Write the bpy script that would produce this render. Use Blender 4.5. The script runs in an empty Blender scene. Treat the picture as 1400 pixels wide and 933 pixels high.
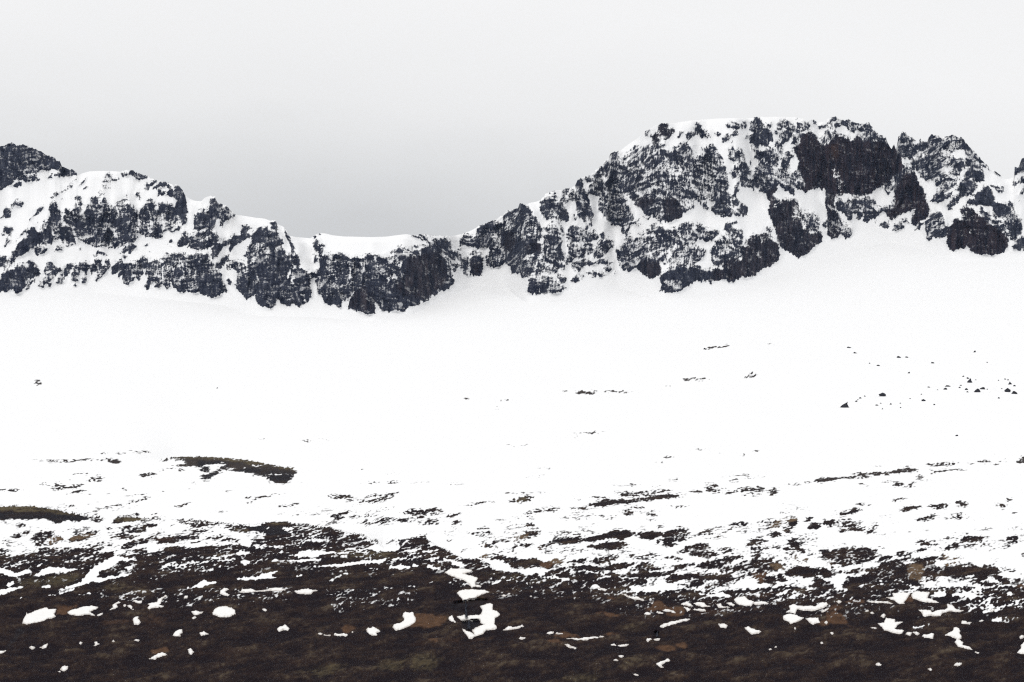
import bpy, math, random, time
import numpy as np
T0 = time.time()
C = bpy.context.scene.collection
S = bpy.context.scene
rad = math.radians

# ---------------------------------------------------------------- camera
F = 2612.0                      # focal length in photograph pixels (1400 wide, 30 degrees)
VH = 960.0                      # row of the eye level (below the picture: we look up the mountain)
PITCH = math.atan((VH - 466.5) / F)
cam = bpy.data.cameras.new('camera')
cam.sensor_width = 36.0
cam.lens = 36.0 * F / 1400.0
cam.clip_start = 0.5
cam.clip_end = 30000.0
camo = bpy.data.objects.new('camera', cam)
C.objects.link(camo)
camo.location = (0, 0, 0)
camo.rotation_euler = (math.pi / 2 + PITCH, 0, 0)
S.camera = camo

# ---------------------------------------------------------------- light
S.view_settings.view_transform = 'Standard'
S.view_settings.look = 'None'
S.view_settings.exposure = 0.0
S.view_settings.gamma = 1.0
S.view_settings.use_curve_mapping = False
SUN_EL, SUN_AZ = 48.0, 205.0    # azimuth clockwise from +Y: behind the camera, to its left
wd = bpy.data.worlds.new('World')
S.world = wd
wd.use_nodes = True
nt = wd.node_tree
nt.nodes.clear()
N = nt.nodes.new
def lk(a, b): nt.links.new(a, b)
out = N('ShaderNodeOutputWorld')
bg = N('ShaderNodeBackground')
bg.inputs['Strength'].default_value = 0.1
sky = N('ShaderNodeTexSky')
sky.sky_type = 'NISHITA'
sky.sun_disc = False
sky.sun_elevation = rad(SUN_EL)
sky.sun_rotation = rad(SUN_AZ)
sky.dust_density = 3.0
hsv = N('ShaderNodeHueSaturation')
hsv.inputs['Saturation'].default_value = 0.12
hsv.inputs['Value'].default_value = 0.55
lk(sky.outputs['Color'], hsv.inputs['Color'])
tc = N('ShaderNodeTexCoord')
sep = N('ShaderNodeSeparateXYZ')
lk(tc.outputs['Generated'], sep.inputs[0])
cr = N('ShaderNodeValToRGB')    # overcast: grey at the horizon, brighter overhead (values x10, background 0.1)
e = cr.color_ramp.elements
e[0].position = 0.0; e[0].color = (.43, .445, .465, 1)
e[1].position = 1.0; e[1].color = (1.10, 1.10, 1.10, 1)
for p, c in ((.20, (.60, .61, .62)), (.235, (.675, .684, .693)), (.265, (.785, .792, .797)), (.30, (.90, .902, .904)),
             (.36, (.975, .975, .976)), (.50, (.97, .97, .97)), (.75, (1.05, 1.05, 1.05))):
    q = e.new(p); q.color = c + (1,)
# broad cloud structure: bends the height at which the deck brightens
noi = N('ShaderNodeTexNoise')
noi.inputs['Scale'].default_value = 3.2
noi.inputs['Detail'].default_value = 5.0
noi.inputs['Roughness'].default_value = 0.55
mp = N('ShaderNodeMapping')
mp.inputs['Scale'].default_value = (1.0, 1.0, 2.6)
mp.inputs['Location'].default_value = (0.35, 0.1, 0.2)
lk(tc.outputs['Generated'], mp.inputs['Vector'])
lk(mp.outputs['Vector'], noi.inputs['Vector'])
m1 = N('ShaderNodeMath'); m1.operation = 'MULTIPLY_ADD'
m1.inputs[1].default_value = 0.075; m1.inputs[2].default_value = -0.0375
lk(noi.outputs['Fac'], m1.inputs[0])
az = N('ShaderNodeMapRange'); az.interpolation_type = 'SMOOTHSTEP'   # thinner, paler cloud towards the east
az.inputs['From Min'].default_value = -0.12; az.inputs['From Max'].default_value = 0.42
az.inputs['To Min'].default_value = 0.0; az.inputs['To Max'].default_value = 0.075
lk(sep.outputs['X'], az.inputs['Value'])
m2 = N('ShaderNodeMath'); lk(sep.outputs['Z'], m2.inputs[0]); lk(m1.outputs[0], m2.inputs[1])
m3 = N('ShaderNodeMath'); lk(m2.outputs[0], m3.inputs[0]); lk(az.outputs['Result'], m3.inputs[1])
lk(m3.outputs[0], cr.inputs['Fac'])
sc = N('ShaderNodeMix'); sc.data_type = 'RGBA'; sc.blend_type = 'MULTIPLY'
sc.inputs['Factor'].default_value = 1.0
lk(cr.outputs['Color'], sc.inputs[6]); sc.inputs[7].default_value = (10, 10, 10, 1)
mx = N('ShaderNodeMix'); mx.data_type = 'RGBA'
mx.inputs['Factor'].default_value = 0.94
lk(hsv.outputs['Color'], mx.inputs[6]); lk(sc.outputs[2], mx.inputs[7])
lk(mx.outputs[2], bg.inputs['Color'])
lk(bg.outputs[0], out.inputs['Surface'])

sun = bpy.data.lights.new('sun', 'SUN')
sun.energy = 0.9
sun.angle = rad(25)
sun.color = (1.0, 0.975, 0.94)
suno = bpy.data.objects.new('sun', sun)
C.objects.link(suno)
suno.rotation_euler = (rad(90 - SUN_EL), 0, rad(180 - SUN_AZ))
S.cycles.volume_bounces = 0
S.cycles.max_bounces = 4
S.cycles.diffuse_bounces = 3
S.cycles.use_denoising = False
S.cycles.pixel_filter_type = 'BLACKMAN_HARRIS'
S.cycles.filter_width = 1.2

# ---------------------------------------------------------------- helpers
def rays(u, v):
    """direction with unit Y through photograph pixel (u, v)"""
    x = (u - 700.0) / F; y = (466.5 - v) / F
    fy = math.cos(PITCH) - y * math.sin(PITCH)
    fz = math.sin(PITCH) + y * math.cos(PITCH)
    return x / fy, fz / fy

_rng = np.random.RandomState(7)
_P = _rng.permutation(4096)
_G = _rng.rand(4096) * 2 * np.pi
_GX, _GY = np.cos(_G), np.sin(_G)
def gn(x, y, seed=0):
    """2-D gradient noise, about -1..1"""
    xi = np.floor(x).astype(np.int64); yi = np.floor(y).astype(np.int64)
    fx = x - xi; fy = y - yi
    wx = fx * fx * fx * (fx * (fx * 6 - 15) + 10); wy = fy * fy * fy * (fy * (fy * 6 - 15) + 10)
    def g(ix, iy, dx, dy):
        h = _P[(_P[(ix + seed * 131) & 4095] + iy) & 4095]
        return _GX[h] * dx + _GY[h] * dy
    a = g(xi, yi, fx, fy); b = g(xi + 1, yi, fx - 1, fy)
    c = g(xi, yi + 1, fx, fy - 1); d = g(xi + 1, yi + 1, fx - 1, fy - 1)
    return ((a + (b - a) * wx) * (1 - wy) + (c + (d - c) * wx) * wy) * 1.5
def fbm(x, y, o=4, seed=0, gain=.5):
    r = 0; a = 1.0; t = 0
    for i in range(o):
        r = r + a * gn(x, y, seed + i); t += a
        a *= gain; x = x * 2.03 + 17.3; y = y * 2.03 + 5.1
    return r / t
def sst(a, b, x):
    t = np.clip((x - a) / (b - a), 0, 1)
    return t * t * (3 - 2 * t)
def blur1(a, s, ax):
    if s <= 0: return a
    n = max(1, int(3 * s)); k = np.exp(-.5 * (np.arange(-n, n + 1) / s) ** 2); k /= k.sum()
    p = [(0, 0)] * a.ndim; p[ax] = (n, n)
    b = np.pad(a, p, mode='edge'); r = np.zeros_like(a)
    for i, w in enumerate(k):
        sl = [slice(None)] * a.ndim; sl[ax] = slice(i, i + a.shape[ax]); r += w * b[tuple(sl)]
    return r
def rank01(q, m):
    """q turned into a uniform 0..1 field, ranks taken over mask m"""
    s = np.sort(q[m].ravel())
    return np.searchsorted(s, q) / max(1, len(s))

# raster in photograph pixels, on which outlines are turned into cover maps
RX0, RY0, RST = -150.0, 140.0, 0.8
RW, RH = int(1700 / RST), int(830 / RST)
def sdist(P, px, py):
    """signed distance (negative inside) from points to polygon P"""
    x1, y1 = P[:, 0], P[:, 1]; x2, y2 = np.roll(x1, -1), np.roll(y1, -1)
    best = np.full(px.shape, 1e9); ins = np.zeros(px.shape, bool)
    for a, b, c, d in zip(x1, y1, x2, y2):
        ex, ey = c - a, d - b; L = ex * ex + ey * ey + 1e-9
        t = np.clip(((px - a) * ex + (py - b) * ey) / L, 0, 1)
        dx = px - a - t * ex; dy = py - b - t * ey
        np.minimum(best, dx * dx + dy * dy, out=best)
        if d != b:
            cr_ = (b > py) != (d > py)
            ins ^= cr_ & (px < (c - a) * (py - b) / (d - b) + a)
    r = np.sqrt(best)
    return np.where(ins, -r, r)
def window(P, mar=3.0):
    i0 = max(0, int((P[:, 0].min() - mar - RX0) / RST)); i1 = min(RW, int((P[:, 0].max() + mar - RX0) / RST) + 2)
    j0 = max(0, int((P[:, 1].min() - mar - RY0) / RST)); j1 = min(RH, int((P[:, 1].max() + mar - RY0) / RST) + 2)
    return (slice(j0, max(j0, j1)), slice(i0, max(i0, i1)))
_ru = RX0 + RST * np.arange(RW); _rv = RY0 + RST * np.arange(RH)
RU, RV = np.meshgrid(_ru, _rv)
# outlines are frayed a little: rock edges and snow edges are never clean lines
WU = 1.5 * gn(RU / 3.1, RV / 3.1, 11) + 1.9 * gn(RU / 9, RV / 9, 12)
WV = 1.3 * gn(RU / 3.1, RV / 3.1, 13) + 1.7 * gn(RU / 9, RV / 9, 14) + np.where(RV < 440, 2.6, 0) * gn(RU / 2.3, RV / 14, 15)
def fold(u):
    """beyond the traced width the land goes on as its own mirror image"""
    u = np.where(u < -140, -280 - u, u)
    return np.where(u > 1540, 3080 - u, u)
def samp(ras, u, v, nearest=False):
    u = fold(u)
    x = np.clip((u - RX0) / RST, 0, RW - 1.001); y = np.clip((v - RY0) / RST, 0, RH - 1.001)
    if nearest:
        return ras[(y + .5).astype(int).clip(0, RH - 1), (x + .5).astype(int).clip(0, RW - 1)]
    i = x.astype(int); j = y.astype(int); fx = x - i; fy = y - j
    return (ras[j, i] * (1 - fx) + ras[j, i + 1] * fx) * (1 - fy) + (ras[j + 1, i] * (1 - fx) + ras[j + 1, i + 1] * fx) * fy
def T(x0, y0, s):
    def f(*c):
        if len(c) == 1: c = c[0]
        a = np.array(c, float).reshape(-1, 2)
        return np.stack([x0 + a[:, 0] / s, y0 + a[:, 1] / s], 1)
    return f
def J(*p): return np.concatenate(p)

def mesh_from(name, co, faces, mat, attrs=None, parent=None, smooth=True):
    """one mesh object from numpy arrays; attrs: name -> (n,) floats or (n,3) colours"""
    me = bpy.data.meshes.new(name)
    co = np.asarray(co, np.float32); faces = np.asarray(faces, np.int32)
    n, k = faces.shape
    me.vertices.add(len(co)); me.vertices.foreach_set('co', co.ravel())
    me.loops.add(n * k); me.loops.foreach_set('vertex_index', faces.ravel())
    me.polygons.add(n); me.polygons.foreach_set('loop_start', np.arange(0, n * k, k, dtype=np.int32))
    try: me.polygons.foreach_set('loop_total', np.full(n, k, np.int32))
    except Exception: pass
    me.update(calc_edges=True)
    if smooth: me.polygons.foreach_set('use_smooth', np.ones(n, bool))
    for an, av in (attrs or {}).items():
        if av.ndim == 1:
            a = me.attributes.new(an, 'FLOAT', 'POINT'); a.data.foreach_set('value', av.astype(np.float32))
        else:
            a = me.attributes.new(an, 'FLOAT_COLOR', 'POINT')
            a.data.foreach_set('color', np.concatenate([av, np.ones((len(av), 1))], 1).astype(np.float32).ravel())
    me.materials.append(mat)
    o = bpy.data.objects.new(name, me); C.objects.link(o)
    if parent: o.parent = parent
    return o
def take(name, G, sel, mat, attrs, parent=None):
    """the faces sel of a quad grid (vertex ids G) as an object of their own"""
    f = np.stack([G[:-1, :-1][sel], G[:-1, 1:][sel], G[1:, 1:][sel], G[1:, :-1][sel]], 1)
    u, inv = np.unique(f, return_inverse=True)
    return mesh_from(name, GRID['co'][u], inv.reshape(f.shape), mat, {k: v[u] for k, v in attrs.items()}, parent)
GRID = {}
def tag(o, label=None, cat=None, group=None, kind=None):
    if label: o['label'] = label
    if cat: o['category'] = cat
    if group: o['group'] = group
    if kind: o['kind'] = kind
    return o

# ---------------------------------------------------------------- materials
def newmat(name):
    m = bpy.data.materials.new(name); m.use_nodes = True
    t = m.node_tree; t.nodes.clear()
    o = t.nodes.new('ShaderNodeOutputMaterial'); b = t.nodes.new('ShaderNodeBsdfPrincipled')
    b.inputs['Roughness'].default_value = .9; b.inputs['Specular IOR Level'].default_value = .03
    t.links.new(b.outputs[0], o.inputs['Surface'])
    return m, t, b
def tnoise(t, scale, detail=4, rough=.6, vec=None):
    n = t.nodes.new('ShaderNodeTexNoise')
    n.inputs['Scale'].default_value = scale; n.inputs['Detail'].default_value = detail; n.inputs['Roughness'].default_value = rough
    if vec is not None: t.links.new(vec, n.inputs['Vector'])
    return n
def tmath(t, op, a, b=None, c=None):
    n = t.nodes.new('ShaderNodeMath'); n.operation = op
    for i, x in enumerate((a, b, c)):
        if x is None: continue
        if isinstance(x, (int, float)): n.inputs[i].default_value = x
        else: t.links.new(x, n.inputs[i])
    return n.outputs[0]
def tmix(t, f, a, b, blend='MIX'):
    n = t.nodes.new('ShaderNodeMix'); n.data_type = 'RGBA'; n.blend_type = blend
    for s, x in ((0, f), (6, a), (7, b)):
        if isinstance(x, (int, float)): n.inputs[s].default_value = x
        elif isinstance(x, tuple): n.inputs[s].default_value = x + (1,)
        else: t.links.new(x, n.inputs[s])
    return n.outputs[2]
SNOW = (.865, .867, .872)
def terrain_mat(name, grain, bump, amp, snow_noise=.35, edge=.16):
    """bare ground colour from the attribute Col, snow where the attribute snow says so, its edge broken by noise"""
    m, t, b = newmat(name)
    a1 = t.nodes.new('ShaderNodeAttribute'); a1.attribute_name = 'Col'
    a2 = t.nodes.new('ShaderNodeAttribute'); a2.attribute_name = 'snow'
    pos = t.nodes.new('ShaderNodeNewGeometry').outputs['Position']
    n1 = tnoise(t, grain, 5, .65, pos)
    n2 = tnoise(t, grain * 3.7, 3, .6, pos)
    var = tmath(t, 'MULTIPLY_ADD', n1.outputs['Fac'], 2 * amp, 1 - amp)
    var = tmath(t, 'MULTIPLY', var, tmath(t, 'MULTIPLY_ADD', n2.outputs['Fac'], amp, 1 - amp / 2))
    comb = t.nodes.new('ShaderNodeCombineColor')
    for i in range(3): t.links.new(var, comb.inputs[i])
    col = tmix(t, 1.0, a1.outputs['Color'], comb.outputs[0], 'MULTIPLY')
    n3 = tnoise(t, grain * 1.6, 4, .7, pos)
    th = tmath(t, 'MULTIPLY_ADD', tmath(t, 'SUBTRACT', n3.outputs['Fac'], .5), snow_noise, a2.outputs['Fac'])
    mr = t.nodes.new('ShaderNodeMapRange'); mr.interpolation_type = 'SMOOTHSTEP'
    mr.inputs['From Min'].default_value = .5 - edge; mr.inputs['From Max'].default_value = .5 + edge
    t.links.new(th, mr.inputs['Value'])
    t.links.new(tmix(t, mr.outputs['Result'], col, SNOW), b.inputs['Base Color'])
    bp = t.nodes.new('ShaderNodeBump'); bp.inputs['Strength'].default_value = bump
    bp.inputs['Distance'].default_value = 1.0 / grain
    inv = tmath(t, 'SUBTRACT', 1.0, mr.outputs['Result'])
    t.links.new(tmath(t, 'MULTIPLY', n1.outputs['Fac'], inv), bp.inputs['Height'])
    t.links.new(bp.outputs[0], b.inputs['Normal'])
    return m
M_ROCK = terrain_mat('mountain_rock', .9, .8, .5, .62, .42)
M_GROUND = terrain_mat('moor_and_snow', 1.5, .9, .60, .70, .24)
def plain(name, col, amp=.12, grain=1.0, rough=.9, bump=.2):
    m, t, b = newmat(name)
    pos = t.nodes.new('ShaderNodeNewGeometry').outputs['Position']
    n1 = tnoise(t, grain, 4, .6, pos)
    c = t.nodes.new('ShaderNodeMapRange'); c.inputs['To Min'].default_value = 1 - amp; c.inputs['To Max'].default_value = 1 + amp
    t.links.new(n1.outputs['Fac'], c.inputs['Value'])
    k = t.nodes.new('ShaderNodeCombineColor')
    for i in range(3): t.links.new(c.outputs[0], k.inputs[i])
    t.links.new(tmix(t, 1.0, col, k.outputs[0], 'MULTIPLY'), b.inputs['Base Color'])
    b.inputs['Roughness'].default_value = rough
    bp = t.nodes.new('ShaderNodeBump'); bp.inputs['Strength'].default_value = bump; bp.inputs['Distance'].default_value = .3
    t.links.new(n1.outputs['Fac'], bp.inputs['Height']); t.links.new(bp.outputs[0], b.inputs['Normal'])
    return m
M_SNOW = plain('old_snow', (.86, .85, .83), .08, .8, .85, .18)
t = M_SNOW.node_tree; b = next(n for n in t.nodes if n.type == 'BSDF_PRINCIPLED')
src = b.inputs['Base Color'].links[0].from_socket
at_ = t.nodes.new('ShaderNodeAttribute'); at_.attribute_name = 'rim'
t.links.new(tmix(t, at_.outputs['Fac'], src, (.36, .31, .27)), b.inputs['Base Color'])
M_BOULDER = plain('dark_boulder', (.035, .034, .040), .4, .6, .9, .5)

# ---------------------------------------------------------------- the mountains' outlines, in photograph pixels
t1 = T(0, 190, 9.333); t2 = T(0, 280, 7.18); t3 = T(140, 220, 9.333); t4 = T(140, 310, 9.333); t5 = T(270, 260, 5.488)
t6 = T(420, 300, 6.667); t7 = T(530, 300, 6.667); t8 = T(620, 260, 6.219); t9 = T(730, 200, 8.48); t10 = T(730, 300, 8.48)
t11 = T(830, 150, 7.176); t12 = T(850, 270, 6.6625); t13 = T(970, 150, 7.773); t14 = T(970, 250, 6.6625)
t15 = T(1080, 150, 5.488); t16 = T(1220, 170, 5.183); px = T(0, 0, 1)
# R: a rock face (a part of its own), D: more or less snow dust on the rock there, S: snow laid over the rock, F: thin rock on the snow
ROCKS = [
 ('R', .14, t1(-900,150,-30,90,0,90,60,85,95,70,110,50,150,45,190,65,215,90,240,85,270,75,330,85,420,120,500,150,560,185,640,220,710,250,720,285,760,275,775,320,800,355,850,375,890,395,905,385,960,410,985,430,990,470,860,472,830,450,740,395,690,385,620,400,540,405,470,425,380,440,290,450,230,490,180,535,110,595,0,655,-900,900)),
 ('D', .3, t1(300,260,420,330,560,330,700,380,540,400,380,430,250,450,330,380)),
 ('R', .5, t1(230,520,270,480,350,470,420,460,470,480,530,500,510,525,430,550,350,545,300,530)),
 ('R', .5, t1(590,500,630,480,650,440,670,440,665,490,620,505)),
 ('R', .3, t1(690,455,740,430,830,460,830,485,760,490)),
 ('R', .1, t1(180,590,215,570,280,555,270,580,210,615,185,605)),
 ('S', 1, t1(750,370,780,350,800,370,770,390)),
 ('R', .4, t1(130,850,180,790,240,785,290,820,300,860,250,850,200,850,160,885,130,875)),
 ('R', .2, t2(0,130,40,70,65,15,110,75,110,110,80,140,60,125,20,130)),
 ('F', .6, t1(640,750,700,690,800,660,880,590,980,490,990,500,900,620,830,660,740,720,660,760)),
 ('F', .5, t1(990,610,1040,550,1110,470,1100,500,1050,570,1000,615)),
 ('F', .5, t1(1060,640,1100,600,1110,610,1070,650)), ('F', .5, t1(770,775,800,755,800,770,775,785)),
 ('R', .45, t2(10,300,60,210,100,200,130,240,120,265,70,290,30,305)),
 ('R', .5, t2(35,415,60,330,100,290,120,300,100,350,60,410)),
 ('R', .5, t2(290,160,320,110,350,80,390,30,430,-5,440,20,410,60,370,95,340,110,300,160)),
 ('R', .5, t2(150,360,200,280,260,210,270,230,230,290,190,320)),
 ('F', .5, t2(360,170,370,140,385,150,380,180)),
 ('R', .05, t2(170,470,175,400,200,350,260,330,290,300,270,270,310,225,340,225,370,270,410,310,410,350,380,390,320,420,270,450,220,490,170,510,120,510,115,460,150,450)),
 ('R', .3, t2(330,470,350,430,400,420,450,410,460,440,440,470,390,490,360,505)),
 ('R', .18, t2(400,280,410,190,470,150,500,110,480,60,500,0,546,-31,580,60,605,130,600,190,570,240,530,270,490,290,430,300)),
 ('R', .42, t2(420,310,490,290,560,270,590,230,600,310,580,340,500,385,440,390,410,370,450,340)),
 ('R', .12, t2(590,320,600,240,640,210,690,220,720,260,735,340,740,380,690,380,640,350)),
 ('R', .5, t2(600,330,640,350,690,370,740,375,700,400,650,415,610,380)),
 ('R', .4, t2(540,460,560,400,590,370,620,410,610,450,570,450)),
 ('R', .22, t2(630,130,640,60,650,30,680,60,690,120,695,180,670,190,640,170)),
 ('R', .22, px(97,306,96,291,101,286,103,277,101.5,270,106,267,111,272,113,279,110,288,109,296,108.6,302,114,306,118,298,116,291,117,283,122,276,128.5,269,134,275,137,281,139,276,142.5,269,147,278,150,287,153,287,160,280,168,278,178,282,184,286,187,297,189,306,188,326,178,331,170,333,166,337,155,339,148,338,140,335,138,336,129.5,338.5,121,333.6,111,329,104,323,101,317.6)),
 ('D', .7, px(146,284,150,290,153,300,150,306,147,296)), ('D', .6, px(110,288,113,280,115,290,114,303,109,300)),
 ('D', .5, px(104,322,111,326,121,330,135,332,150,334,165,334,160,339,140,337,128,339,118,334,108,330)),
 ('D', .4, px(97,304,97,290,106,270,112,276,104,295,102,306)), ('D', .45, px(157,288,165,283,170,300,160,330,152,325,158,305)),
 ('R', .2, t3(480,790,485,640,510,590,550,540,590,540,640,560,680,590,670,660,650,700,570,760,500,790)),
 ('R', .4, t3(580,520,620,480,660,520,680,570,650,580,620,530,590,530)),
 ('S', 1, t3(580,560,610,570,640,605,610,600)),
 ('R', .2, t3(690,710,720,620,750,570,790,530,840,570,880,570,920,590,930,640,950,700,900,760,840,780,800,760,760,730)),
 ('R', .42, t4(475,100,480,0,510,-100,570,-170,640,-190,690,-230,770,-160,785,-50,785,60,760,140,700,158,640,130,560,125)),
 ('D', .15, t4(660,40,760,0,785,60,750,140,690,150,660,110)),
 ('R', .45, t3(780,810,830,780,950,720,1000,760,1010,850,950,900,850,910,800,880)),
 ('R', .15, t3(830,440,850,380,900,360,930,340,970,310,1010,350,1050,420,1065,520,1075,590,1090,650,1070,700,1085,740,1060,800,1030,830,1000,740,950,700,940,620,930,540,960,500,900,460)),
 ('S', 1, t3(885,310,930,290,960,320,930,345,890,355)),
 ('R', .3, t3(640,350,700,310,780,270,830,285,880,320,850,340,800,310,760,330,700,330,690,360,650,375)),
 ('R', .35, t3(690,440,720,370,760,390,790,380,810,400,790,430,720,450)),
 ('R', .2, t3(515,350,560,300,610,290,680,240,685,260,640,310,610,330,570,380,520,365)),
 ('R', .2, t3(335,150,390,115,430,160,500,165,580,190,570,225,450,230,380,180,340,175)),
 ('R', .42, t3(230,180,270,150,310,140,315,175,250,210)),
 ('F', .6, t3(60,170,90,150,140,200,220,220,200,245,110,250,90,220)),
 ('F', .72, t3(0,240,40,220,90,260,100,350,20,360,0,330)), ('F', .72, t1(1245,690,1280,650,1320,670,1320,720,1280,740)),
 ('F', .5, t3(420,440,440,390,470,410,470,450)), ('F', .55, t3(460,490,480,450,510,490,490,510)),
 ('F', .6, t3(260,500,300,410,310,480,350,520,340,560,270,540)), ('F', .5, t3(1090,455,1150,490,1140,495,1090,465)),
 ('R', .25, t4(220,330,270,270,350,240,390,215,425,240,410,290,350,330,290,320,240,330)),
 ('F', .4, t4(530,245,560,220,610,215,560,250)), ('F', .45, t4(820,220,850,180,880,150,915,180,880,200,840,200)),
 ('F', .4, t4(860,240,890,235,885,265)), ('F', .4, t4(985,110,1060,40,1080,60,1020,110)), ('F', .4, t4(270,340,320,380,290,420,260,400)),
 ('F', .5, t4(590,310,620,310,600,335)),
 ('R', .3, t2(900,680,890,600,920,540,960,520,1000,540,990,600,1000,620,1060,530,1080,570,1070,620,1020,680,960,740,940,735,960,680,930,660)),
 ('R', .35, t2(910,500,950,460,1000,450,1050,500,1010,490,960,490,930,510)),
 ('R', .25, t2(640,690,630,640,660,590,700,560,715,590,690,640,680,680,650,710)),
 ('R', .28, t2(710,740,715,640,740,600,800,590,800,640,780,700,740,760)),
 ('R', .3, t2(800,740,820,680,810,560,850,560,880,600,850,650,855,700,850,760,800,770)),
 ('R', .3, t2(560,770,570,710,610,690,635,720,600,780)),
 ('R', .3, t2(410,750,430,700,480,680,530,660,590,620,600,640,550,690,510,720,470,770,420,760)),
 ('R', .3, t2(370,795,400,755,445,770,430,810)), ('R', .3, t2(465,800,490,765,515,775,490,810)),
 ('R', .3, t2(430,670,440,610,490,550,530,590,530,620,470,640,450,670)),
 ('F', .2, t2(725,790,740,770,755,790,740,803)), ('F', .4, t2(770,430,790,425,795,440)),
 ('R', .12, t2(-700,700,0,740,30,690,70,640,130,640,170,600,230,590,260,630,280,610,265,580,290,555,330,580,330,610,370,620,390,660,385,700,330,720,260,730,250,790,210,850,160,865,120,830,70,855,20,850,-700,900)),
 ('R', .35, t2(-700,500,0,530,40,520,90,550,110,520,160,510,130,560,100,600,60,640,30,630,-10,610,-700,600)),
 ('R', .5, t2(250,830,270,780,350,740,300,790,275,835)),
 ('R', .3, t4(120,610,130,510,200,430,240,410,285,500,280,545,200,570,160,600)),
 ('R', .3, t4(190,660,220,590,260,570,255,610,210,665)),
 ('R', .2, t4(265,690,270,570,310,545,310,490,390,465,395,600,370,620,400,650,395,680,340,720,310,745,280,730)),
 ('R', .3, t4(400,610,405,480,460,450,470,410,520,400,580,440,570,490,530,560,510,620,490,600,490,670,470,685,430,650)),
 ('R', .3, t4(545,610,570,470,640,420,690,410,730,450,770,500,790,560,780,640,740,770,665,765,680,700,640,700,610,740,600,790,570,800,535,770,580,690,600,640)),
 ('R', .27, px(223.6,376.4,222.5,365.7,222.5,350.7,229,345.9,236.4,347.5,240.7,349.6,244,347,251.4,349.6,253.6,355,257.9,348.6,265.4,349.6,269.6,346.4,277,347.5,284.6,349.3,290,358.4,291.9,369.3,297.3,369.3,303.7,376.6,302.8,387.6,309.2,394.8,310,400.3,297.3,404,290,407.6,277.3,402,270.7,399,264.3,400,256.8,397.9,251.4,400,245,397.9,236.4,392.5,234.3,386,232.1,384,231.6,392.5,228.4,395.2,223.6,389.3,222.5,382.9)),
 ('D', .1, px(270,375,290,372,303,377,303,390,309,400,290,406,274,402,268,390)), ('D', .4, px(223,352,250,350,255,365,235,375,224,370)),
 ('R', .14, t5(-10,220,0,165,60,165,90,140,85,80,110,50,135,55,155,100,185,110,190,130,165,180,145,220,130,260,120,300,90,290,60,270,40,290,0,300,-31,291,-20,181)),
 ('S', 1, t5(0,150,30,90,80,50,100,60,85,140,50,165,10,165)),
 ('R', .35, t5(150,210,180,140,200,125,240,140,300,185,260,200,230,225,200,240,190,280,165,270,175,220)),
 ('R', .2, t5(0,430,0,320,40,320,60,310,110,330,115,370,150,370,110,410,70,430,20,440)),
 ('R', .25, t4(960,250,970,170,1000,150,1050,110,1100,130,1090,190,1050,250,1000,260)),
 ('R', .15, t4(1070,250,1130,200,1110,140,1140,110,1180,135,1190,100,1260,90,1310,60,1400,70,1480,120,1490,170,1420,240,1350,265,1250,290,1170,280)),
 ('S', 1, t5(20,380,90,345,100,355,40,390)), ('S', 1, t4(1260,190,1340,150,1340,170,1280,200)),
 ('R', .12, t5(100,490,105,450,140,400,190,390,260,360,290,340,340,330,400,320,405,345,330,380,290,410,260,440,240,460,240,430,250,400,200,420,170,460,140,500,115,505)),
 ('R', .15, t5(145,560,200,520,240,480,230,520,200,560,180,590,155,590)),
 ('F', .6, t5(330,260,390,280,420,310,360,300,350,330,330,310)),
 ('R', .13, t5(285,700,300,640,330,600,370,580,380,510,350,490,380,450,410,400,415,330,470,270,500,290,590,310,545,250,560,235,590,230,600,290,615,340,645,390,625,410,670,480,700,540,720,600,760,580,830,620,845,680,850,760,840,830,815,830,805,855,760,880,720,855,700,865,670,865,655,860,620,850,600,800,580,870,550,885,500,865,485,880,460,850,440,810,440,780,400,800,370,830,350,790,310,760)),
 ('D', .5, t5(350,490,410,410,500,400,510,480,480,480,440,470,390,500)), ('D', .4, t5(700,720,715,600,740,700,720,750)), ('D', .35, t5(300,640,380,590,470,610,450,700,380,680,330,660)),
 ('S', 1, t5(510,510,520,420,545,415,550,470,520,530)), ('S', 1, t5(390,550,430,500,455,490,420,540)), ('S', 1, t5(580,430,610,420,580,475)),
 ('S', 1, t5(670,660,680,610,700,600,690,650)), ('S', 1, t5(590,800,600,860,625,870,600,830)), ('S', 1, t5(765,770,790,770,815,835,800,830)), ('S', 1, t5(700,700,712,640,718,700)),
 ('R', .2, t5(650,320,660,290,680,320,700,370,720,430,745,480,770,560,760,590,720,560,700,510,715,460,690,390)),
 ('R', .4, t5(215,600,225,560,300,540,350,550,380,590,330,640,300,660,300,600,260,580,230,605)),
 ('R', .1, t5(220,680,235,660,258,690,250,712,230,705)),
 # the cliff in the saddle
 ('R', .1, t6(50,210,75,185,105,200,100,225,60,225)), ('R', .1, t6(105,230,160,225,155,245,120,245)),
 ('R', .1, t6(50,240,80,235,130,260,150,270,140,310,120,330,155,330,155,380,130,440,120,430,115,340,100,290,55,270)),
 ('F', .35, t6(60,390,65,340,90,330,100,390)), ('R', .55, t6(0,490,30,480,110,490,120,520,40,530,20,510)),
 ('F', .3, t6(60,150,75,140,80,150,65,165)), ('F', .3, t6(105,135,125,128,115,140)), ('F', .3, t6(50,310,70,320,80,330,55,325)),
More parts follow.
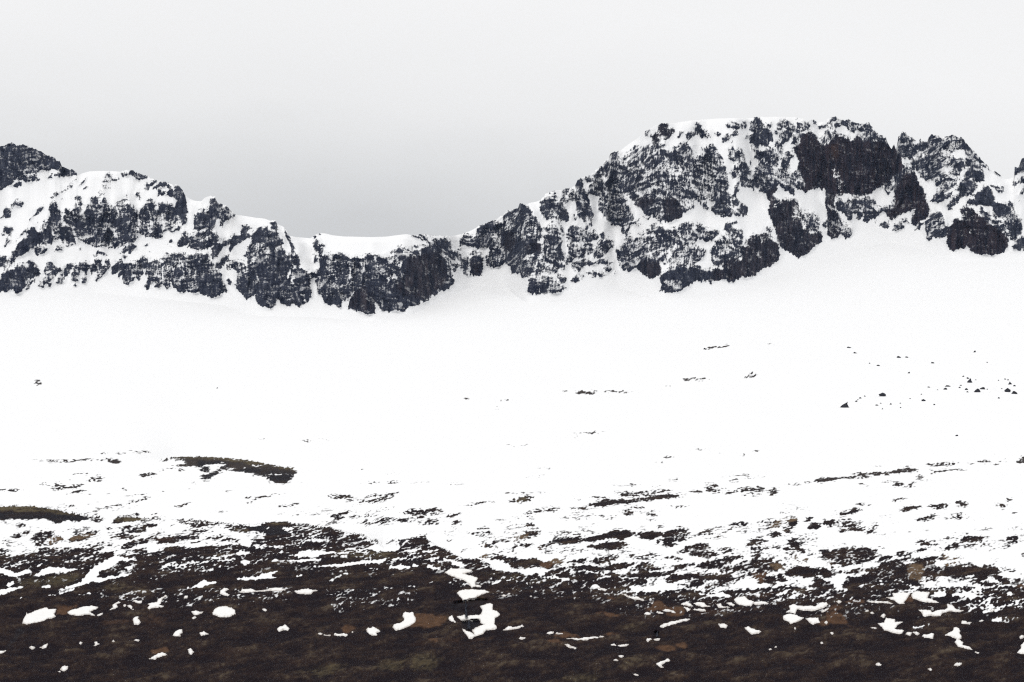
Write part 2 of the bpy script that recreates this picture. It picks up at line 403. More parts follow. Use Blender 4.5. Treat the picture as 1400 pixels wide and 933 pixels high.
 ('R', .16, J(t6(75,560,90,540,120,530,120,440,150,400,160,340,230,320,290,325,350,350,400,360,430,350,520,360,540,330,630,320,650,345,740,345,800,340), t7(60,340,100,260,150,260,230,310,270,270,330,270,360,240,420,180,480,180,540,170,580,240,600,300,610,350,640,420,620,470,580,480,600,540,605,590,560,610,555,630,510,655,500,630,470,665,430,690,390,680,390,720,350,745,300,735,285,780,250,780,225,790,180,800,170,830,120,835,70,820,50,835,10,850), t6(700,840,660,800,630,760,610,730,620,850,570,860,500,845,430,830,370,810,360,770,390,720,340,740,310,750,310,795,270,790,210,775,160,770,150,710,110,680,100,640,75,600))),
 ('D', .45, t6(160,400,180,330,230,340,400,400,520,380,540,460,460,520,400,560,330,480,250,420)), ('D', .3, t6(160,420,330,480,400,560,460,610,420,640,280,620,170,560)),
 ('D', .35, t6(560,340,740,340,860,350,880,450,740,480,600,450)),
 ('S', 1, t6(720,530,790,495,850,525,800,540,740,555)), ('D', .6, t6(470,630,540,530,530,580,480,640)), ('S', .7, t6(610,330,630,320,632,460,618,460)),
 ('S', 1, t6(360,775,400,690,430,650,425,670,385,740,370,785)),
 ('D', .05, t6(370,800,400,700,460,640,510,610,560,640,600,700,620,850,500,840), 1),
 ('D', .03, t7(180,350,300,330,420,290,490,280,500,380,540,470,540,560,460,640,380,690,350,740,290,720,200,700,60,640,120,560,170,450), 1),
 ('D', .6, t7(210,145,300,130,400,170,460,200,400,250,340,230,260,190)), ('D', .55, t7(500,340,580,300,640,420,600,470,520,420)),
 ('D', .45, t7(150,270,230,310,330,270,370,320,200,340,120,310)), ('F', .45, t7(225,250,290,225,300,240,240,260)), ('F', .5, t6(740,310,800,290,800,310,760,320)), ('F', .5, t6(540,310,580,298,570,310)),
 ('F', .55, t7(210,145,300,135,380,150,470,170,400,200,330,190,260,170)),
 ('R', .45, t7(620,270,660,260,690,330,740,340,735,510,700,510,670,460,640,350,600,310)),
 ('R', .4, t7(650,180,700,150,755,145,760,250,740,260,700,230,660,240)), ('D', .2, t7(690,400,735,350,735,500,700,500)),
 # the shoulder right of the saddle
 ('R', .15, t8(145,480,145,420,190,390,195,340,240,290,310,280,330,260,370,260,425,300,430,220,450,180,500,170,550,150,565,115,600,120,630,160,660,190,700,240,740,310,755,380,740,420,690,430,740,470,740,530,700,600,670,690,640,730,590,740,560,700,550,710,490,710,490,650,440,620,400,650,330,660,280,640,280,600,300,560,320,510,290,480,250,490,200,490)),
 ('R', .1, t7(755,500,755,410,760,340,830,320,870,350,865,440,860,510,790,515)), ('D', .6, t7(770,400,830,380,860,400,770,415)),
 ('S', .85, t7(755,310,800,260,860,310,830,325,760,335)), ('S', 1, t7(740,240,752,240,752,500,740,500)),
 ('S', 1, t8(600,580,640,545,685,545,680,590,610,590)), ('S', 1, t8(260,590,270,500,300,480,300,540,280,600)),
 ('D', .6, t8(310,440,340,370,410,360,410,470,340,500)), ('D', .42, t8(430,330,450,200,560,190,640,200,700,280,745,400,660,420,540,400)), ('D', .6, t8(620,330,700,290,745,360,730,390,650,390)),
 ('D', .03, t8(415,470,420,350,520,340,530,450,480,520,420,510), 1), ('D', .05, t8(610,500,660,440,740,440,740,530,650,540), 1), ('D', .08, t8(150,600,240,600,240,720,160,720), 1),
 ('D', .45, t8(330,260,420,230,430,330,380,350)), ('D', .3, t8(300,520,430,480,440,620,330,650)),
 ('R', .22, t9(70,730,75,630,120,620,150,570,190,530,250,540,270,590,240,690,240,760,190,830,150,850,100,790)),
 ('R', .14, t9(240,740,260,650,300,650,370,720,400,790,400,860,370,880,330,820,280,790)),
 ('F', .7, t9(180,850,250,790,330,840,300,920,200,890)), ('F', .5, t9(300,640,330,520,400,510,440,540,420,620,370,660)), ('F', .5, t9(420,640,430,560,480,500,480,640)), ('F', .6, t9(455,830,480,800,500,830,480,850)),
 ('R', .16, t9(480,480,500,400,540,370,570,420,570,480)),
 ('R', .3, t9(490,640,480,500,580,490,620,560,650,660,690,790,680,840,670,930,600,930,570,850,530,830,500,760)),
 ('R', .4, t9(580,370,640,340,660,390,620,420)),
 # the great western face
 ('R', .40, J(t9(640,540,640,450,680,420,680,340,730,290,770,240,820,240,860,170,890,110,950,70,1000,80,1000,130,1100,100,1150,20,1190,0), t11(320,400,450,360,520,330,580,310,570,350,500,390,390,460,430,450,500,410,560,390,580,440,680,400,740,370,780,320,830,370,850,420,790,480,860,460,930,440,960,390,1000,340,1040,330,1060,400,1110,460,1150,540,1170,620,1190,740,1200,850,1205,930), t12(985,0,1000,100,1000,160,930,180,910,150,860,150,830,120,870,90,850,40,760,10,790,100,760,110,720,80,700,20,640,30,660,60,650,100,560,140,545,180,500,210,430,220,380,210,340,220,330,190,280,190,210,210,200,180,220,160,200,130,210,100,160,90,130,70,90,30,85,0), t11(280,930,240,880,180,820,140,790), t9(1010,500,1040,600,1090,700,1160,830,1110,890,1000,925,880,900,820,820,800,760,760,740,750,640,800,580,720,575))),
 ('R', .26, t9(750,740,750,640,830,570,930,490,1010,500,1040,600,1090,700,1150,820,1120,880,1060,900,1000,925,880,900,820,820,790,760)),
 ('R', .15, t12(370,0,500,10,540,80,550,170,500,210,400,215,380,130), 1), ('D', .02, t12(370,20,500,10,540,80,550,170,500,210,400,215,380,130), 1),
 ('D', .16, t11(640,800,800,780,880,830,900,880,760,880,650,850)), ('D', .18, t11(500,540,540,560,540,700,480,760,480,640)), ('D', .12, t12(90,0,290,0,300,60,200,100,130,70), 1),
 ('D', .27, t11(1040,900,1050,740,1100,560,1150,560,1190,740,1200,900)), ('D', .2, t11(10,600,20,500,50,430,100,440,110,560,60,650)), ('D', .2, t11(220,600,360,580,380,640,250,680)), ('D', .55, t11(390,700,500,560,500,620,460,760,400,760)),
 ('D', .6, t11(590,640,700,540,760,620,640,740)), ('D', .6, t11(100,470,220,440,240,560,130,600)), ('D', .25, t11(680,400,780,330,840,390,790,470,700,480)), ('D', .3, t9(780,600,1000,500,1040,620,900,700,800,700)),
 ('S', 1, t11(800,690,830,720,910,810,900,830,850,780)), ('S', 1, t11(620,840,700,880,830,870,830,930,740,930,690,890)), ('S', .6, t12(500,10,640,30,650,90,560,140,540,80)), ('S', .9, t11(390,455,500,400,570,350,580,370,500,415,400,470)),
 ('S', .75, t11(890,560,930,560,920,640,900,640)), ('S', .8, t11(920,760,990,800,1030,880,960,870)),
 ('R', .2, t12(850,-10,900,-20,985,-10,1000,160,930,180,910,150,860,150,830,120,870,90)), 
 ('R', .27, t11(430,310,440,270,480,220,540,140,590,135,600,170,660,200,640,230,600,290,540,290,470,340,450,350), 1),
 ('R', .4, t11(365,250,380,210,430,200,440,260,400,270)),
 ('R', .3, t11(770,270,810,210,870,200,880,110,900,130,950,180,980,220,1020,270,990,275,970,260,920,280,890,230,850,260,790,300)),
 ('S', 1, t11(815,190,830,130,875,112,880,190,850,200)),
 ('R', .35, t11(690,285,700,220,750,200,720,260)), ('F', .5, t11(640,370,720,335,735,345,660,380)), ('F', .5, t11(840,335,870,345,850,355)), ('F', .5, t11(930,370,940,385,920,385)),
 ('R', .45, t11(1130,270,1180,240,1205,280,1190,310,1140,330)), ('F', .6, t11(1160,150,1190,130,1220,160,1200,185)), ('F', .6, t11(1050,220,1100,220,1100,250,1070,250)),
 ('R', .5, t13(170,170,190,140,230,150,220,200)), ('R', .55, t13(240,190,280,140,320,150,370,125,400,150,380,190,330,200,260,210)), ('R', .45, t13(230,270,250,230,300,230,305,270,260,285)),
 ('R', .4, t13(135,360,150,300,190,250,215,290,210,330,160,345)), ('F', .5, t13(55,250,80,230,115,260,90,285)), ('F', .4, t13(225,355,250,325,245,345)),
 ('R', .17, t13(420,210,430,160,480,90,530,85,560,140,590,150,600,200,640,250,670,260,670,340,600,380,560,385,540,360,480,375,430,350,425,280,500,240)), ('F', .5, t13(370,310,400,260,420,270,410,300)),
 ('R', .2, t13(620,170,640,125,670,160,650,190)), ('R', .42, t13(710,200,715,150,740,110,780,130,800,180,760,215,720,220)), ('F', .5, t13(690,260,700,210,735,240,720,265)),
 ('R', .25, t13(800,120,830,110,870,160,920,200,880,190,820,180)), ('R', .3, t13(930,140,960,135,990,160,970,190,945,190)), ('R', .3, t13(990,210,1000,170,1040,140,1070,170,1060,195,1010,200)), ('R', .3, t13(1090,110,1120,110,1135,150,1100,160)),
 ('R', .2, t13(690,410,720,340,750,320,750,260,790,240,820,190,870,190,900,220,890,260,860,300,800,340,760,400,720,420)),
 ('R', .38, t13(860,370,890,320,910,250,950,220,1000,260,970,320,920,340,910,365)),
 ('R', .16, t13(480,510,510,450,560,460,590,420,620,400,650,430,700,460,690,490,650,500,640,570,600,570,580,500,530,520)),
 ('R', .62, t13(700,400,780,440,880,440,900,480,840,560,840,600,780,620,690,600,660,580,700,510)), ('F', .65, t13(430,380,520,380,520,440,460,450)),
 ('R', .38, t13(200,500,210,420,250,400,290,470,320,420,350,440,370,510,400,590,430,640,430,690,360,690,310,640,280,620,270,560,220,530)),
 ('R', .42, t13(210,680,250,640,290,660,300,720,250,740)), ('R', .35, t13(330,700,400,710,470,760,470,850,400,840,340,800)), ('R', .35, t13(240,930,270,830,300,760,320,780,310,860,280,920)), ('F', .5, t13(415,560,430,520,450,600)),
 ('R', .22, t13(470,760,475,640,510,590,560,520,590,590,640,590,670,650,700,720,720,760,710,850,650,890,650,940,610,930,600,890,540,880,500,840)),
 ('R', .4, t13(690,690,720,630,830,610,860,640,930,680,1000,740,1010,800,970,860,940,850,910,810,900,910,860,900,830,860,780,850,740,800,720,740)), ('D', .15, t13(800,820,880,770,910,900,860,900)),
 # the great dark wall and the summit above it
 ('R', .02, t15(30,300,60,270,110,180,130,165,190,190,220,240,230,270,290,265,320,220,350,175,370,200,440,215,460,250,500,200,560,210,600,230,640,240,680,230,700,200,715,200,725,240,770,290,780,260,795,300,830,350,860,440,830,480,760,520,700,570,640,600,590,640,530,630,480,640,420,620,380,650,310,650,270,600,220,590,150,600,110,625,90,590,120,560,90,490,60,450,80,380,40,340), 2),
 ('D', .5, t15(320,480,360,470,410,560,420,620,370,610,340,540)), ('D', .25, t15(540,350,550,420,530,420)), ('D', .4, t15(620,450,650,440,640,490)), ('D', .3, t15(300,430,350,420,340,470)),
 ('D', .03, t15(290,260,350,260,370,360,300,400), 3),
 ('R', .3, t15(215,130,240,105,270,110,300,70,345,50,350,65,320,95,370,100,400,90,430,75,460,100,530,105,550,140,560,110,600,105,640,170,700,200,720,240,640,230,540,230,520,190,560,170,500,150,480,170,440,150,400,110,340,140,290,130,250,140,220,150)),
 ('R', .55, t15(230,270,250,190,300,150,350,160,330,200,290,230)), ('F', .4, t15(40,70,55,65,55,75)),
 ('S', 1, t15(370,150,430,150,440,190,400,200,370,190)), ('S', 1, t15(280,110,330,90,350,100,300,125)),
 ('R', .15, t15(265,590,310,600,330,650,330,720,355,800,375,930,355,958,330,968,300,955,275,930,285,800,270,740), 1),
 ('R', .15, t15(340,700,380,690,440,690,465,760,470,830,440,830,410,780,360,750)), ('R', .2, t15(450,690,500,650,560,660,600,650,640,700,640,760,600,800,560,830,550,740,520,730,490,780,470,750)),
 ('R', .35, t15(500,820,510,760,550,770,540,790,520,840)), ('R', .2, t15(550,835,570,805,595,830,575,850)), ('R', .15, t15(595,815,650,745,660,800,610,830)), ('R', .15, t15(665,790,660,750,700,735,710,750)),
 ('R', .3, t15(675,870,690,840,740,850,745,880,710,890)), ('R', .3, t15(770,890,790,865,815,880,800,910)), ('R', .4, t15(820,840,870,810,890,840,840,855)), ('F', .4, t15(835,895,855,870,860,895)),
 ('R', .3, t15(740,770,740,720,780,680,790,750,800,800,770,830)), ('R', .3, t15(360,900,370,840,420,870,460,900,465,930,450,955,425,962,395,945,380,930)), ('F', .3, t15(630,840,645,835,640,850)),
 ('S', .8, t15(480,660,590,630,600,650,500,675)), ('D', .45, t15(310,640,440,620,450,690,340,690)),
 ('R', .38, t15(690,570,760,520,860,440,933,440,930,470,860,520,830,580,760,600,740,640,700,600)),
 ('R', .04, t16(0,620,20,560,20,480,50,400,100,350,160,340,190,430,215,450,235,520,260,620,240,660,160,715,135,700,140,660,170,600,100,620,40,640,0,680,-60,620,-30,600), 2),
 ('D', .35, t16(0,380,100,320,160,330,100,360,40,400,0,480)),
 ('R', .3, t16(0,750,20,710,60,700,85,740,40,745)), ('R', .3, t16(160,750,200,700,220,700,190,740)),
 # the eastern peak
 ('R', .2, t16(35,180,35,100,75,50,110,80,190,140,200,190,180,230,140,240,70,235,50,220)),
 ('R', .25, t16(190,140,190,95,215,120,260,120,270,70,300,80,340,110,400,80,440,75,480,110,480,85,520,130,560,180,610,220,640,260,690,300,690,320,640,290,620,290,610,250,560,250,520,250,520,180,480,170,420,200,350,170,300,210,200,210)),
 ('D', .55, t16(340,170,350,90,470,100,520,180,470,220,380,200)), ('S', 1, t16(110,90,190,130,170,140,120,110)),
 ('R', .3, t16(130,280,200,220,310,200,360,230,430,230,500,260,510,310,480,350,420,390,370,400,330,440,305,435,300,390,230,390,200,370,190,330,130,300)),
 ('D', .15, t16(200,250,320,230,330,330,210,340)), ('D', .65, t16(340,310,400,240,440,300,430,380,370,400,340,370)),
 ('S', 1, t16(70,250,130,245,130,300,90,310)), ('S', 1, t16(440,250,500,210,520,240,470,265)),
 ('R', .22, t16(515,250,560,250,620,290,640,330,650,400,600,410,560,380,520,370,530,310,570,290,530,290)),
 ('R', .25, t16(265,550,300,500,350,450,390,420,440,440,380,470,350,500,330,550,300,545)), ('R', .2, t16(330,550,350,500,430,480,400,510,350,550)),
 ('R', .15, t16(470,490,480,400,520,380,560,400,610,430,600,450,560,490,520,510,480,510)), ('R', .2, t16(385,570,420,530,470,510,500,520,450,570,420,600,395,600)),
 ('R', .05, t16(575,560,590,500,640,450,670,430,700,460,720,500,720,550,780,560,840,600,830,640,780,660,730,640,700,580,640,570,600,580)),
 ('R', .1, t16(530,560,550,530,580,530,570,570)), ('R', .25, t16(690,430,790,450,790,485,740,470)), ('R', .3, t16(720,325,770,350,765,365,730,345)),
 ('R', .05, t16(385,830,390,760,410,720,450,670,520,680,480,620,500,590,570,600,600,640,640,660,680,690,740,740,800,780,820,820,820,870,780,905,700,925,620,920,550,890,530,860,480,880,430,900,400,870), 2),
 ('D', .2, t16(450,670,480,620,570,600,610,650,540,700)),
 ('R', .25, t16(230,740,240,680,290,640,330,605,360,640,365,690,320,730,300,780,280,815,250,815,245,770)), ('R', .35, t16(300,800,310,750,370,740,400,700,390,780,370,800,320,810)),
 ('S', 1, t16(540,760,560,745,560,775)), ('R', .15, t16(620,640,630,590,680,630,720,680,740,720,690,690,650,660)), ('R', .5, t16(680,690,720,640,780,700,800,760,740,740)),
 ('R', .25, t16(790,690,830,640,870,640,910,670,915,770,870,820,830,830,850,770,810,740)), ('R', .1, t16(850,870,880,840,910,800,933,800,1400,780,1400,900,950,880,900,890)),
 ('R', .1, t16(860,350,870,295,905,300,915,250,933,230,960,210,1400,150,1500,360,990,340,930,330,890,350)), ('R', .15, t16(850,440,860,405,895,410,870,440)),
 ('R', .2, t16(890,410,933,380,980,370,1400,360,1400,440,980,420,910,420)), ('R', .2, t16(890,500,920,470,960,440,1400,460,1400,520,960,490)), ('F', .3, t16(885,555,905,535,915,550)), ('F', .3, t16(850,880,870,865,870,880)),
 ('F', .5, t16(400,430,470,370,480,390,430,450)), ('F', .5, t16(440,470,480,440,480,460)), ('F', .5, t16(830,540,850,560,870,620,850,600)),
 # the lower band under the western face
 ('R', .38, t12(220,300,290,260,360,260,400,290,480,290,560,260,650,240,720,270,800,300,890,300,880,340,800,390,760,405,720,370,690,400,650,450,600,480,560,440,520,420,440,440,380,490,330,490,320,440,300,400,330,360,300,320)),
 ('R', .42, t12(0,650,-40,560,-60,480,0,480,20,380,50,340,70,350,140,370,200,350,300,360,340,440,350,510,380,540,320,580,220,580,140,580,130,640,60,670,20,655)), ('D', .14, t12(0,600,0,570,100,560,150,590,130,640,60,665,0,640)),
 ('R', .35, t12(0,330,-20,200,0,130,60,130,100,200,60,300,30,330)), ('F', .5, t12(100,240,160,210,190,240,150,260)), ('F', .5, t12(160,330,180,240,210,330)),
 ('R', .05, t12(140,640,160,580,260,590,330,590,370,640,340,700,290,740,240,735,180,690), 1),
 ('R', .42, t12(340,560,400,500,480,470,560,440,610,480,670,460,720,480,770,470,760,510,710,580,660,610,620,560,560,540,500,550,440,580,380,610)),
 ('R', .7, t12(440,640,440,580,520,550,640,560,640,620,560,650,470,670)),
 ('R', .1, t12(350,850,360,780,340,740,400,680,470,670,540,650,640,640,700,660,760,660,830,680,840,640,920,650,1000,610,1066,560,1070,740,1000,775,970,750,920,740,860,755,820,750,815,785,800,780,790,740,770,770,750,770,750,720,730,770,710,760,690,760,650,780,590,815,500,855,430,865,390,850,365,855)), ('D', .25, t12(350,850,360,760,540,740,560,820,430,865)),
 ('R', .42, t12(820,540,850,440,880,380,920,330,1000,290,1066,290,1066,560,1000,540,920,590,870,620,840,610,820,570)), ('R', .3, t12(940,280,970,240,1050,220,1055,240,990,260,960,290)),
 ('S', 1, t12(680,650,700,600,760,530,790,480,820,470,820,540,830,660,760,655)), ('S', 1, t12(670,440,700,380,740,400,800,400,860,370,840,440,790,480,740,470)),
 ('R', .2, t14(20,250,40,200,120,200,200,280,190,300,120,300,60,290)), ('R', .2, t14(215,280,210,190,240,140,270,200,340,220,350,290,320,310,290,280,280,310,230,300)),
 ('R', .35, t14(140,420,150,380,190,355,255,355,250,375,190,390,160,425)),
 ('R', .42, t14(10,640,30,580,70,530,110,470,180,440,290,430,300,480,290,600,300,680,230,690,130,700,40,740,20,700)),
 ('R', .08, t14(290,610,290,570,340,590,360,520,380,480,440,470,500,460,550,510,600,540,630,580,635,690,560,750,500,780,440,800,430,840,350,855,300,850,250,880,220,910,180,900,160,870,60,900,20,870,30,780,130,790,130,720,200,690,260,690,290,720,310,690), 1),
 ('S', 1, t14(310,560,320,500,360,490,350,580)), ('D', .6, t14(410,640,450,650,520,710,480,700)), ('F', .82, t14(460,380,520,390,570,420,550,470,500,430)), ('D', .35, t14(380,480,500,460,560,520,450,560,370,560)),
 ('R', .1, t14(520,130,540,70,610,30,615,60,570,110,610,170,600,200,650,190,660,150,680,170,760,150,800,190,840,260,850,310,830,340,850,430,900,400,920,470,1000,450,1030,490,1020,530,950,580,920,620,850,660,800,680,740,650,660,590,620,530,600,420,560,340,540,250,550,190), 1),
 ('D', .5, t14(760,150,820,220,860,320,930,290,1000,320,1010,420,920,440,860,400,840,330,760,330,740,300,780,260)), ('S', 1, t14(590,210,600,190,615,215)),
 ('R', .45, t14(850,290,930,270,1000,320,1000,420,930,440,860,390)), ('R', .2, t14(1020,350,1066,340,1066,410,1030,390)), ('S', 1, t14(750,315,780,320,790,335,755,335)),
 # ledges and blocks under the shoulder
 ('R', .38, t10(110,390,110,230,130,180,250,190,310,190,340,250,310,270,310,350,340,430,400,440,390,520,310,490,270,470,200,540,150,500,120,490)), ('D', .12, t10(190,380,190,200,300,200,310,370,240,370)),
 ('R', .75, t10(120,110,200,60,290,60,340,120,350,180,290,170,230,130,130,150)),
 ('R', .37, t10(380,260,380,170,420,100,480,60,530,90,560,150,600,190,600,130,690,130,740,180,740,220,640,240,560,230,490,270,430,260)),
 ('R', .4, t10(390,490,400,370,390,290,470,310,560,300,620,280,680,280,680,390,650,410,610,390,560,430,480,440,430,490)),
 ('R', .35, t10(690,430,690,360,740,290,800,250,840,230,880,250,930,240,930,300,880,330,860,370,830,410,760,440)),
 ('R', .1, t10(765,170,790,130,820,180,800,215)), ('F', .45, t10(550,460,630,445,620,460,560,465)),
 ('R', .42, t10(430,550,450,500,540,470,620,490,690,490,790,460,860,480,920,500,840,520,760,510,680,520,590,540,540,590,490,610,450,580)),
 ('F', .5, t10(590,640,640,600,690,600,660,640)), ('R', .55, t10(430,700,490,660,540,690,530,720,480,745)), ('F', .6, t10(530,640,570,620,590,650,560,690)), ('F', .6, t10(680,680,670,640,720,620,720,650,690,690)), ('R', .5, t10(740,640,790,610,830,640,790,670,760,660)), ('R', .5, t10(810,560,850,530,910,570,870,610,830,590)), ('F', .5, t10(920,610,950,600,930,640)),
 ('R', .42, t10(140,610,140,540,220,520,290,500,350,540,370,590,300,580,240,620,190,620)), ('R', .35, t10(10,640,20,590,100,570,50,540,80,450,120,470,130,560,130,580,80,600,90,650,120,650,100,690,40,690)),
 ('R', .72, t10(0,760,0,690,130,650,290,660,370,680,370,720,280,740,130,760,40,780)), ('D', .2, t10(290,700,310,680,370,680,370,715)), ('D', .15, t10(135,690,190,680,190,710,140,720)),
 ('R', .28, t8(630,840,640,770,670,720,720,790,790,800,900,790,960,830,920,850,830,880,740,885,680,890,640,870)), ('D', .03, t8(630,840,640,780,680,770,710,820,715,885,660,890,635,870)), ('D', .65, t8(650,730,740,720,880,760,960,750,950,780,880,790,720,800)),
 ('R', .35, t8(700,650,730,590,760,640,780,660,720,680)), ('R', .4, t8(575,740,610,705,650,710,640,740)),
]
SKY = np.array([(-160,170),(-90,188),(-40,196),(0,199.6),(6,199),(10,197.5),(12,195.4),(16,194.8),(20,197),(23,199.6),(29,198),(35,199),(45,203),(54,206),(60,210),(69,213.6),(76,217),(77,220.5),(81.5,219.5),(83,224),(86,228),(91,230),(95,232),(97,231),(103,234),(105.5,236),(106,240.5),(113,237),(122,234.5),(135,234),(150,234),(165,235),(175,233),(182,232.5),(187,237),(196,238.5),(202,241),(206,244),(213,246),(220,248.5),(226,248),(235,253),(240,252),(245,255),(250,260),(254,269),(260,272),(265,274.5),(275,275.5),(280,270.5),(287,268),(294,269),(298,278),(304,279),(311,283),(319,291),(324,294.5),(335,295.5),(350,298),(361,299),(370,302),(373,301),(377,301.5),(379,306.5),(388,310.5),(391,316),(395,321),(400,323.5),(410,325),(424,326),(429,323),(432,320.5),(438,319),(445,319.5),(455,322),(470,323.5),(490,324),(510,324.5),(530,323.5),(545,321.5),(556,320.5),(565,322),(574,320.5),(582,321),(592,322),(604,323),(620,323),(632,320),(645,315),(655,309),(662,306),(672,302),(679,299),(686,296),(692,289),(700,287),(708,285),(711,278.5),(716,280),(722,278),(733,276),(739,274),(747,265),(752,262),(760,261),(770,259.5),(777,257),(786,254),(789,248),(793,244),(800,241),(806,240),(812,235),(818,230),(824,225),(830,217),(836,209),(848,206),(860,197),(875,187),(881,180),(890,175),(900,170),(908,168.5),(915,169),(925,168),(945,165),(955,164),(970,163),(985,162),(1005,162),(1025,162),(1031,161),(1040,160.5),(1060,160),(1090,161),(1100,163.5),(1112,164),(1116,166),(1122,168),(1130,164),(1135,161),(1143,159),(1147,162),(1155,165),(1160,163),(1168,168),(1172,167),(1178,170),(1181,169),(1188,168),(1195,177),(1200,182),(1207,187),(1211,186),(1213,194),(1219,204),(1221,198),(1222.5,197),(1225,206),(1227,195),(1228,187),(1234,180),(1239,183),(1248,189),(1255,195),(1258,190),(1261,193),(1268,193),(1272,184),(1278,185),(1287,188),(1296,186),(1305,185),(1312,189),(1314,187),(1319,193),(1327,203),(1336,211),(1343,220),(1352,228),(1354,232),(1360,234),(1368,240),(1374,245),(1380,245),(1386,240),(1387,228),(1393,229),(1396,218),(1400,215),(1410,210),(1440,205),(1480,215),(1560,235)], float)
BASE = np.array([(-160,415),(0,412),(60,408),(130,400),(230,410),(310,418),(350,432),(430,434),(510,440),(560,432),(610,408),(645,392),(690,392),(720,416),(780,408),(850,394),(905,412),(960,402),(1010,394),(1065,374),(1090,366),(1160,340),(1220,332),(1270,344),(1300,358),(1390,358),(1560,362)], float)

# ---------------------------------------------------------------- bare ground and snow on the lower slopes, in photograph pixels
M1, M2, M3, M4, M5, M6, M7 = [T(x, 680, 7) for x in range(0, 1400, 200)]
L1, L2, L3 = T(0, 803, 7), T(200, 803, 7), T(400, 803, 7); WF = T(600, 770, 7.773)
LF, LG, LH, LI = T(740, 803, 7), T(900, 803, 7), T(1060, 790, 7), T(1200, 803, 7)
H1, H2, H3, H4 = T(190, 605, 6.087), T(0, 605, 7), T(420, 620, 6.364), T(640, 620, 6.364)
H5, H6, H7 = T(840, 600, 6.364), T(1040, 600, 7.368), T(1210, 600, 7.368)
G6, G7 = T(0, 480, 2.8), T(600, 450, 2.8)
MOOR = J(M1(-1050,650,-900,620,0,605,330,585,500,545,900,535,960,510,1080,510,1130,570,1400,560), M2(100,520,300,470,450,490,560,480,700,460,880,450,1000,490,1000,420,1150,390,1250,330,1380,350), M3(0,440,200,420,420,490,560,500,720,500,860,520,980,520,1060,470,1180,380,1260,400,1350,480,1400,480), M4(0,480,60,490,130,540,240,590,390,600,520,690,640,710,740,720,860,735,1000,740,1060,700,1150,680,1300,660,1400,660), M5(0,720,100,730,250,770,470,780,560,770,620,820,540,840,450,830,470,880,560,900,690,880,760,890,900,870,1050,880,1130,900), M6(0,890,300,870,470,850,600,860,750,890,900,890,1100,890,1200,850,1400,810), M7(0,800,200,800,330,870,420,870,700,860,900,850,1000,890,1100,860,1260,850,1330,850,1400,840,2500,820,2500,3000), M1(-1100,3000))
